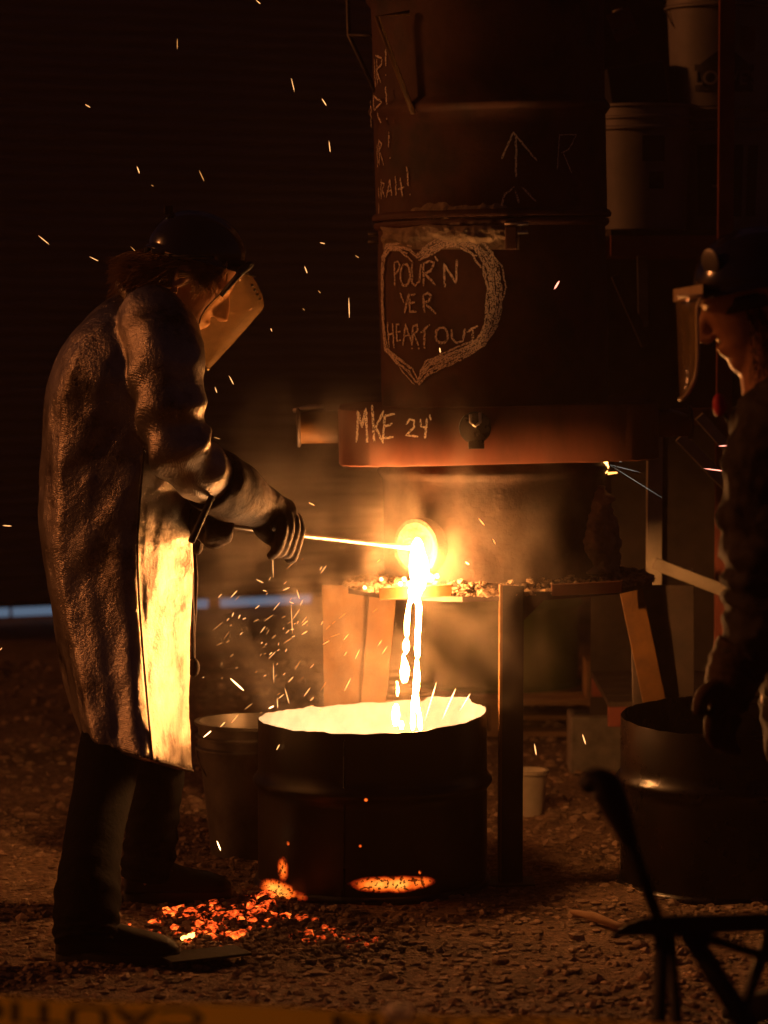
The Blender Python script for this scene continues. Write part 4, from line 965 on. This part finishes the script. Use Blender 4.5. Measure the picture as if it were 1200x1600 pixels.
q = G(800, 1135); pal = empty('wooden_pallet', (P(770, 1100, 10.7).x, 10.7, 0)); tag(pal, 'wooden pallet on the gravel carrying the green barrel', 'pallet')
for k in range(5): link('deck_board', MB().box((0, -.42 + k * .21, .135), (.92, .14, .02)), M['wood'], pal, True, False, bevel=.003)
for k in range(3): link('stringer', MB().box((-.44 + k * .44, 0, .079), (.05, 1.0, .09)), M['wood'], pal, True, False, bevel=.003)
for k in range(3): link('bottom_board', MB().box((0, -.42 + k * .42, .022), (.92, .1, .02)), M['wood'], pal, True, False, bevel=.003)
gc = Vector((P(778, 1070, 10.65).x, 10.65, .145)); gb = empty('green_barrel', gc); tag(gb, 'dark green steel barrel standing on the pallet behind the furnace', 'barrel')
link('barrel_wall', MB().lathe(hoopd(0, .88, .29, [.3, .58]), 64), M['green_drum'], gb, True, auto=50); link('barrel_lid', MB().lathe([(.29, .872), (.1, .868), (.001, .868)], 48), M['green_drum'], gb, True)
q = P(938, 1085, 10.4); tag(link('timber_block', MB().box((q.x, 10.3, .215), (.13, .2, .13)), M['wood'], None, False, False, bevel=.004), 'short wooden block lying at the end of the pallet', 'timber')
q = G(940, 1212); cb = empty('concrete_block', (q.x, q.y + .1, 0)); tag(cb, 'grey concrete block on the gravel behind the waiting drum', 'block')
link('block_shell', MB().box((0, 0, .095), (.2, .19, .19)), M['concrete'], cb, True, False, bevel=.006)
for s_ in (-.05, .05): link('core_shade', MB().box((s_, 0, .191), (.07, .12, .006)), M['rubber'], cb, True, False)  # dark slabs painted in for the shade inside the hollow cores
# storage rack with pails
rk = empty('storage_rack', (P(1090, 400, 9.1).x, 9.1, 0)); tag(rk, 'dim steel rack with red uprights and pale braces behind the furnace', 'rack')
zs = P(1000, 372, 9.1).z
def Wk(px, py, Y): return P(px, py, Y)
for px in (1128, 1021, 1330):
    for Y in (8.72, 9.45): 
        a = Wk(px, 1000, Y); zt = 2.9 if px > 1100 else 1.15; link('upright', MB().box((a.x, Y, zt / 2), (.045, .03, zt)), M['rack_red'] if px > 1100 else M['pale_paint'], rk, False, False, bevel=.002)
a0 = Wk(940, 380, 9.1).x; a1 = Wk(1345, 380, 9.1).x
for z in (zs, zs + .95, .32):
    for Y in (8.75, 9.43): link('shelf_beam', MB().box(((a0 + a1) / 2, Y, z - .03), (a1 - a0, .03, .06)), M['rack_red'], rk, False, False, bevel=.002)
    for k in range(5): link('shelf_plank', MB().box(((a0 + a1) / 2, 8.80 + k * .148, z + .008), (a1 - a0, .138, .016)), M['dark_board'], rk, False, False)
def bm_(name, pa_, pb_, w_, mat_): return link(name, MB().beam(Wk(*pa_), Wk(*pb_), w_, .02), mat_, rk, False, False, bevel=.002)
bm_('pale_rail', (1022, 880, 8.66), (1160, 934, 8.66), .036, M['pale_paint'])
bm_('pale_rail', (1050, 893, 8.7), (1082, 894, 8.7), .02, M['pale_paint'])
bm_('brace', (1062, 682, 8.68), (1142, 765, 8.68), .035, M['pale_paint'])
bm_('brace', (1092, 650, 8.7), (1155, 720, 8.7), .03, M['pale_paint'])
bm_('cross_rail', (1055, 652, 8.72), (1190, 648, 8.72), .05, M['wood'])
bm_('brace', (962, 430, 8.8), (1010, 540, 8.8), .03, M['dark_board'])
link('back_panel', MB().box(((a0 + a1) / 2, 9.5, 1.3), (a1 - a0, .02, 2.6)), M['dark_board'], rk, False, False)
bm_('pale_post', (1003, 400, 8.9), (1005, 510, 8.9), .03, M['galv'])
for (x0, x1, y0, y1, Y) in ((960, 1000, 405, 512, 9.0), (1012, 1110, 395, 515, 9.0), (980, 1060, 560, 640, 8.95)):
    pass
ztop = zs + .017
def wrap(name, e, r0, r1, h, z0, z1, a0_, a1_, mat_, off=.0025, n_=20):
    mb = MB()
    for k in range(n_ + 1):
        a = a0_ + (a1_ - a0_) * k / n_
        for z in (z0, z1):
            r_ = r0 + (r1 * .985 - r0) * z / (h * .8) + off; mb.v.append((r_ * math.sin(a), -r_ * math.cos(a), z))
    for k in range(n_): mb.f.append((2 * k, 2 * k + 2, 2 * k + 3, 2 * k + 1))
    return link(name, mb, mat_, e, True)
pA = pail('plastic_pail', Vector((Wk(1008, 300, 8.9).x, 8.9, ztop)), .128, .145, .37, M['pail_white'], 'white plastic pail with small printed panels on the rack, beside the furnace', 'pail', 'pails on the rack')
wrap('printed_panel', pA, .128, .145, .37, .20, .275, -.15, .32, M['blue_print']); wrap('printed_seal', pA, .128, .145, .37, .12, .17, .0, .32, M['blue_print'])
pC = pail('plastic_pail', Vector((Wk(1124, 300, 8.95).x, 8.95, ztop)), .142, .158, .36, M['pail_white'], 'white plastic pail with a wide black label, lower pail under the lettered one', 'pail', 'pails on the rack', bail=False)
wrap('black_label', pC, .142, .158, .36, .04, .25, -.55, .35, M['black_print']); wrap('label_rule', pC, .142, .158, .36, .125, .133, -.25, .0, M['pail_white'], .004)
wrap('black_label', pC, .142, .158, .36, .04, .25, .45, .7, M['black_print'])
pB = pail('plastic_pail', Vector((Wk(1124, 180, 8.95).x, 8.95, ztop + .361)), .142, .16, .37, M['pail_white'], 'white plastic pail lettered on a dark band, stacked on the black-labelled pail', 'pail', 'pails on the rack')
band_ = wrap('dark_band', pB, .142, .16, .37, .045, .125, -.62, .62, M['blue_print'])
mb = MB(); mb.v = []; 
for k in range(13):
    a = -.5 + 1.0 * k / 12; top = .125 + .055 * (1 - abs(a - .0) / .5)
    for z in (.124, top): r_ = .142 + (.16 * .985 - .142) * z / (.296) + .0026; mb.v.append((r_ * math.sin(a), -r_ * math.cos(a), z))
for k in range(12): mb.f.append((2 * k, 2 * k + 2, 2 * k + 3, 2 * k + 1))
link('gable_print', mb, M['blue_print'], pB, True)
def wrap_text(txt, e, rad, z, size, a_c, mat_, name, flip=False):
    cu = bpy.data.curves.new('t', 'FONT'); cu.body = txt; cu.size = size; cu.align_x = 'CENTER'; cu.align_y = 'CENTER'; cu.offset = size * .012
    to = bpy.data.objects.new('t', cu); COL.objects.link(to); dg = bpy.context.evaluated_depsgraph_get(); dg.update()
    me = bpy.data.meshes.new_from_object(to.evaluated_get(dg)); bpy.data.objects.remove(to)
    for v in me.vertices:
        x, y = v.co.x, v.co.y
        if rad: a = a_c + x / rad; v.co = (rad * math.sin(a), -rad * math.cos(a), z + y)
    return me
me = wrap_text("LOWE'S", pB, .154, .083, .058, .03, M['pail_white'], 't'); me.name = 'lettering'; me.materials.clear(); me.materials.append(M['pail_white']); link('lettering', me, None, pB, True, False)
wrap('round_seal', pB, .142, .16, .37, .165, .235, .28, .62, M['red_print'])
c = Wk(992, 120, 8.95); tag(link('dark_box', MB().box((c.x, 8.95, ztop + .43), (.17, .2, .12), Matrix.Rotation(R(-9), 3, 'Y')), M['black_print'], None, False, False, bevel=.004), 'dark box tilted on the lid of the white pail beside the furnace', 'box')
c = Wk(973, 38, 8.8); cardm = Matrix.Rotation(R(-22), 3, 'Y'); card = link('paper_card', MB().box(c, (.07, .003, .085), cardm), M['red_print'], None, False, False); tag(card, 'small tilted paper card with pale scrawled writing hanging above the dark box', 'card')
me = wrap_text('street', None, 0, 0, .028, 0, None, 't'); me.transform(Matrix.Translation(c + Vector((0, -.004, -.01))) @ (Matrix.Rotation(R(22) * -1, 4, 'Y')) @ Matrix.Rotation(R(90), 4, 'X')); me.materials.clear(); me.materials.append(M['pail_white']); link('card_writing', me, None, card, False, False)
link('card_clip', MB().tube([c + Vector((-.03, -.004, .035)), c + Vector((.0, -.004, .045))], .004, 6), M['pale_paint'], card)
# stick and steel plate on the gravel
a, b_ = G(893, 1437), G(968, 1460); tag(link('wooden_stick', MB().tube([a + Vector((0, 0, .02)), (a + b_) / 2 + Vector((0, 0, .024)), b_ + Vector((0, 0, .018)), b_ + Vector((.14, -.07, .014))], [.006, .012, .010, .004], 8), M['wood']), 'broken stick lying on the gravel near the waiting drum', 'stick')
c = G(330, 1512); tag(link('steel_plate', MB().box((c.x - .02, c.y + .03, .024), (.20, .10, .006), Matrix.Rotation(R(28), 3, 'Z')), M['boot'], None, False, False, bevel=.001), 'flat dark steel plate on the gravel under the near boot', 'plate')

# ------------------------------------------------------------------ folding chair in the near dark
Yc = 4.4; ch = empty('folding_chair', (P(1080, 1500, Yc).x, Yc, 0)); tag(ch, 'black silhouette of a folding camp chair frame standing in deep shadow', 'chair')
Q = lambda x, y, d=0: P(x, y, Yc + d)
rings = []
for (x, yt_, yb_) in ((954, 1459, 1463), (975, 1443, 1464), (1000, 1434, 1462), (1040, 1430, 1462), (1100, 1428, 1460), (1180, 1426, 1456), (1260, 1424, 1452)):
    rings.append([Q(x, yt_, -.02), Q(x, yt_, .3), Q(x, yb_, .3), Q(x, yb_, -.02)])
link('seat', MB().loft(rings), M['chair_frame'], ch, smooth=False, bevel=.004)
gz = lambda x, y, d: G(x, y) 
for pts, r_ in (([Q(1034, 1450), Q(1030, 1620), Q(1028, 1900)], .012), ([Q(1046, 1450, .28), Q(1060, 1620, .28), Q(1074, 1830, .28)], .009), ([Q(1075, 1455), Q(1166, 1600), Q(1330, 1880)], .017), ([Q(1215, 1430, .26), Q(1160, 1580, .26), Q(1060, 1830, .26)], .010), ([Q(1070, 1455, .1), Q(1230, 1505, .1)], .008)):
    link('leg', MB().tube(pts, r_, 10), M['chair_frame'], ch)
link('arm_tube', MB().tube([Q(1034, 1452, .1), Q(990, 1330, .1), Q(962, 1265, .1)], .010, 10), M['chair_frame'], ch)
link('arm_grip', MB().tube(smooth_path([tuple(Q(985, 1320, .1)), tuple(Q(962, 1262, .1)), tuple(Q(945, 1228, .1)), tuple(Q(925, 1222, .1)), tuple(Q(912, 1238, .1))], 5), [.013, .014, .016, .018, .02, .022, .023, .024, .025, .025, .025, .024, .023, .022, .02, .019, .018, .016, .014, .011, .006], 12), M['chair_frame'], ch)

# ------------------------------------------------------------------ caution tape across the front
Yt = 3.9; tp_ = empty('caution_tape', (0, Yt, P(300, 1590, Yt).z - .05)); tag(tp_, 'yellow caution tape with black upside-down lettering strung low across the foreground', 'tape')
def top_y(x): return 1557 + (x if x > -200 else -200) * .042 + 2.5 * math.sin(x * .012)
tv = lambda x, f: P(x, top_y(x) + f * 62, Yt - f * .045 + .01 * math.sin(x * .01))
mb = MB(); xs_ = list(range(-700, 1901, 20))
for x in xs_: mb.v += [tuple(tv(x, 0)), tuple(tv(x, .5)), tuple(tv(x, 1))]
for i in range(len(xs_) - 1):
    for k in (0, 1): a = i * 3 + k; mb.f.append((a, a + 3, a + 4, a + 1))
tape = link('tape_band', mb, M['tape'], tp_)
for xr in (318, 990, -355):
    me = wrap_text('CAUTION', None, 0, 0, .09, 0, None, 't')
    xs2 = [v.co.x for v in me.vertices]; ys2 = [v.co.y for v in me.vertices]; x0, x1, y0, y1 = min(xs2), max(xs2), min(ys2), max(ys2)
    for v in me.vertices:
        u = (v.co.x - x0) / (x1 - x0); f = .10 + .55 * (v.co.y - y0) / (y1 - y0)
        v.co = tv(xr - u * 470, f) + Vector((0, -.003, .001))
    me.materials.clear(); me.materials.append(M['black_print']); link('tape_lettering', me, None, tape, False, False)
a = P(622, 1582, Yt - .02); mt_ = Matrix.Rotation(R(0), 3, 'Z')
clip = MB().lathe([(.014, -.010), (.018, -.010), (.019, .008), (.015, .010)], 20, a); tag(link('metal_clip', clip, M['clip']), 'small shiny round metal clip gripping the yellow tape', 'clip')

# ------------------------------------------------------------------ embers
em = []
ic2 = bmesh.new(); bmesh.ops.create_icosphere(ic2, subdivisions=2, radius=1); iv2 = np.array([v.co[:] for v in ic2.verts]); if2 = [[v.index for v in f.verts] for f in ic2.faces]; ic2.free()
def add_ember(px, py, s_, mt__):
    g = G(px, py); sd = random.random() * 50; q = iv2 * np.array([[1 + .75 * nz(v, 1.3, sd) + .4 * nz(v, 3.1, sd)] for v in iv2]) * s_ * np.array([random.uniform(.9, 1.7), random.uniform(.8, 1.2), random.uniform(.45, .8)])
    me = bpy.data.meshes.new('ember'); me.from_pydata([(float(x), float(y), float(z)) for x, y, z in q], [], if2); me.materials.append(mt__)
    ob = bpy.data.objects.new('ember', me); COL.objects.link(ob); ob.location = (g.x, g.y, gh(g.x, g.y) + s_ * .4 + .013); ob.rotation_euler.z = random.random() * 6
    return ob
for (cx, cy_, sx, sy, n_) in ((335, 1450, 46, 20, 60), (385, 1440, 24, 12, 26), (412, 1412, 9, 11, 18), (490, 1470, 24, 8, 16), (565, 1476, 18, 7, 14), (300, 1466, 26, 9, 22), (480, 1442, 14, 5, 6), (320, 1428, 22, 5, 12)):
    for _ in range(n_):
        o_ = add_ember(random.gauss(cx, sx * .95), random.gauss(cy_, sy * .9), .003 + .011 * random.random() ** 2, M['ember'] if cx < 450 else M['ember_dim'])
        tag(o_, 'glowing orange ember lying on the gravel beside the receiving drum', 'ember', 'embers on the gravel by the drum')
for (x, y) in ((298, 1471), (304, 1469), (293, 1473)):
    o_ = add_ember(x, y, .010, M['ember_hot']); tag(o_, 'brightest yellow-white ember in the patch near the boot', 'ember', 'white-hot embers near the boot')
V = []; Fa = []
for k in range(800):                                  # dark cinders heaped around the drum foot
    if random.random() < .6: x, y = random.gauss(370, 60), random.gauss(1450, 28)
    else: x, y = random.gauss(500, 70), random.gauss(1465, 22)
    g = G(x, y); s_ = random.uniform(.003, .011); q = iv * (1 + rng.uniform(-.35, .35, (12, 1))) * s_ * np.array([1.2, 1, .8])
    if (g - ctr).xy.length < .29: continue
    V.append(q + np.array([g.x, g.y, gh(g.x, g.y) + .012 + s_ * .3])); Fa.append(ifc + 12 * (len(V) - 1))
me = bpy.data.meshes.new('cinders'); me.from_pydata(np.concatenate(V).tolist(), [], np.concatenate(Fa).tolist()); me.materials.append(M['rubble'])
ob = bpy.data.objects.new('cinders', me); COL.objects.link(ob); tag(ob, 'dark cinders heaped round the foot of the receiving drum', 'cinders', kind='stuff')

# ------------------------------------------------------------------ sparks
unit = MB().tube([(0, 0, -.5), (0, 0, -.2), (0, 0, .25), (0, 0, .5)], [.15, .9, 1, .15], 5)
def spark_mesh(m_): 
    me = unit.mesh('spark'); me.materials.append(m_); return me
SM = {k: spark_mesh(M[k]) for k in ('spark', 'spark_dim', 'spark_hot', 'spark_red', 'spark_cool')}
def spark(x0, y0, x1, y1, Y, wpx, mk, label, group):
    wpx *= .78
    a, b_ = P(x0, y0, Y), P(x1, y1, Y + random.uniform(-.01, .01)); ob = bpy.data.objects.new('spark', SM[mk]); COL.objects.link(ob)
    d = b_ - a; r_ = wpx * S(Y) / 2; ob.location = (a + b_) / 2; ob.rotation_mode = 'QUATERNION'; ob.rotation_quaternion = d.to_track_quat('Z', 'Y'); ob.scale = (r_, r_, max(d.length, 2 * r_))
    tag(ob, label, 'spark', group); return ob
LA, GA = 'thin orange spark flying in the dark air in front of the roller door', 'sparks in the dark air'
air = [(277, 60, 277, 77), (455, 122, 460, 143), (133, 163, 141, 168), (503, 154, 510, 165), (514, 220, 516, 238), (214, 260, 218, 271), (311, 266, 319, 283), (236, 289, 240, 291), (60, 368, 77, 382), (140, 401, 154, 408),
       (204, 385, 216, 397), (500, 379, 508, 381), (555, 399, 561, 403), (476, 416, 480, 427), (497, 454, 501, 458), (473, 482, 476, 485), (545, 465, 546, 497), (423, 513, 425, 518), (358, 587, 365, 601), (336, 605, 339, 614), (400, 0, 407, 6), (334, 683, 344, 686), (4, 821, 18, 822), (0, 1016, 3, 1012)]
for q in air: spark(*q, random.uniform(7.2, 7.8), random.uniform(1.0, 1.7), random.choice(('spark', 'spark', 'spark_dim')), LA, GA)
LB, GB = 'small bright spark showering down left of the molten stream above the drum', 'spark shower left of the stream'
near = [(360, 1060, 381, 1079, 3.0), (400, 905, 412, 911, 1.6), (464, 922, 468, 936, 1.6), (452, 940, 459, 943, 1.6), (410, 922, 417, 924, 1.6), (426, 858, 427, 903, 1.1), (318, 1152, 330, 1142, 2.2), (344, 1136, 352, 1128, 2), (432, 1172, 437, 1163, 2), (226, 1230, 231, 1219, 2.4),
        (455, 945, 457, 990, 1.0), (427, 1035, 428, 1068, 1.0), (270, 1221, 278, 1208, 1.8), (339, 1314, 345, 1329, 2.6), (261, 1428, 262, 1450, 2.4), (482, 785, 492, 790, 1.8), (445, 1075, 452, 1100, 1.6), (433, 1090, 434, 1107, 1.6), (420, 1107, 428, 1103, 2.4)]
for (a, b_, c, d, w_) in near: spark(a, b_, c, d, 7.5, w_, 'spark_hot' if w_ > 2.1 else 'spark', LB, GB)
for _ in range(95):
    x = random.gauss(440, 52); y = random.gauss(1010, 62)
    if x > 600 or y < 790 or y > 1130 or x < 312: continue
    L = random.uniform(3, 7) + 14 * random.random() ** 3; an = R(random.gauss(-42, 16)); spark(x, y, x + L * math.cos(an), y + L * math.sin(an), random.uniform(7.3, 7.75), random.uniform(.8, 1.9), random.choice(('spark', 'spark', 'spark_dim', 'spark_dim')), LB, GB)
LC, GC = 'small bright spark in front of the furnace and its stand', 'sparks before the furnace'
fr_ = [(866, 452, 874, 439, 3.4, 'spark_red'), (687, 543, 688, 551, 2.6, 'spark'), (748, 810, 757, 821, 2, 'spark'), (770, 842, 774, 850, 1.6, 'spark'), (727, 878, 733, 882, 3, 'spark_hot'), (910, 1147, 915, 1163, 2.4, 'spark'), (835, 1162, 838, 1180, 2.4, 'spark'), (1123, 697, 1141, 696, 2.4, 'spark_red'), (1100, 732, 1132, 736, 2.2, 'spark_red'),
       (664, 1126, 682, 1066, 1.8, 'spark_hot'), (691, 1124, 712, 1076, 2.2, 'spark_hot'), (719, 1110, 735, 1083, 1.6, 'spark_hot'), (590, 1010, 597, 1000, 1.8, 'spark'), (597, 1022, 605, 1010, 1.8, 'spark'), (538, 1080, 548, 1060, 1.8, 'spark'), (555, 1030, 562, 1015, 1.8, 'spark')]
for (a, b_, c, d, w_, k) in fr_: spark(a, b_, c, d, 7.6 if b_ > 560 else 7.75, w_, k, LC, GC)
LD, GD = 'pale thin spark jetting sideways from the small glowing slag hole', 'sparks from the slag hole'
for (x, y) in ((978, 705), (996, 712), (990, 716), (985, 719), (972, 722), (1002, 706), (1000, 738), (1035, 778)):
    spark(952, 717 if y < 730 else 726, x, y, 7.82, .75 if y < 730 else .5, 'spark_cool', LD, GD)

# ------------------------------------------------------------------ smoke and air
def vol(name, dens, col=(.9, .85, .8), noise_sc=None, lo=.45, hi=.75, an=.2, stretch=(1, 1, .6), fall=None):
    m, t = mat(name); v = N(t, 'VolumePrincipled'); o = N(t, 'OutputMaterial'); t.links.new(v.outputs[0], o.inputs['Volume'])
    v.inputs['Color'].default_value = tuple(col) + (1,); v.inputs['Anisotropy'].default_value = an; v.inputs['Density'].default_value = dens
    if noise_sc:
        r_ = ramp(t, noise_(t, noise_sc, 5, .62, stretch=stretch), [(lo, (0, 0, 0)), (hi, (1, 1, 1))])
        tc = N(t, 'TexCoord'); gr_ = N(t, 'TexGradient'); gr_.gradient_type = 'SPHERICAL'; t.links.new(tc.outputs['Object'], gr_.inputs[0])
        mp = N(t, 'MapRange'); mp.inputs[1].default_value = 0; mp.inputs[2].default_value = .6; t.links.new(gr_.outputs['Fac'], mp.inputs[0])
        m1 = N(t, 'Math', operation='MULTIPLY'); t.links.new(r_, m1.inputs[0]); t.links.new(mp.outputs[0], m1.inputs[1])
        m2 = N(t, 'Math', operation='MULTIPLY'); m2.inputs[1].default_value = dens; t.links.new(m1.outputs[0], m2.inputs[0]); t.links.new(m2.outputs[0], v.inputs['Density'])
    return m
def puff(c, r, mat_, label):
    me = MB().ball((0, 0, 0), 1.0, seg=20, rows=12).mesh('smoke'); ob = link('smoke', me, mat_, None); ob.location = c; ob.scale = r
    tag(ob, label, 'smoke', kind='stuff'); return ob
puff(P(570, 890, 7.72), (.66, .42, .56), vol('smoke_stream', 1.35, (.9, .76, .62), noise_sc=4.6, lo=.51, hi=.68), 'thin brown smoke drifting round the molten stream')
MBX = MB().box((0, 6.9, 1.75), (14, 16.0, 5.2)); hz = link('haze', MBX, vol('haze_air', .0032, (.9, .68, .5), an=.25), None, smooth=False); tag(hz, 'thin smoky night air', 'haze', kind='stuff')
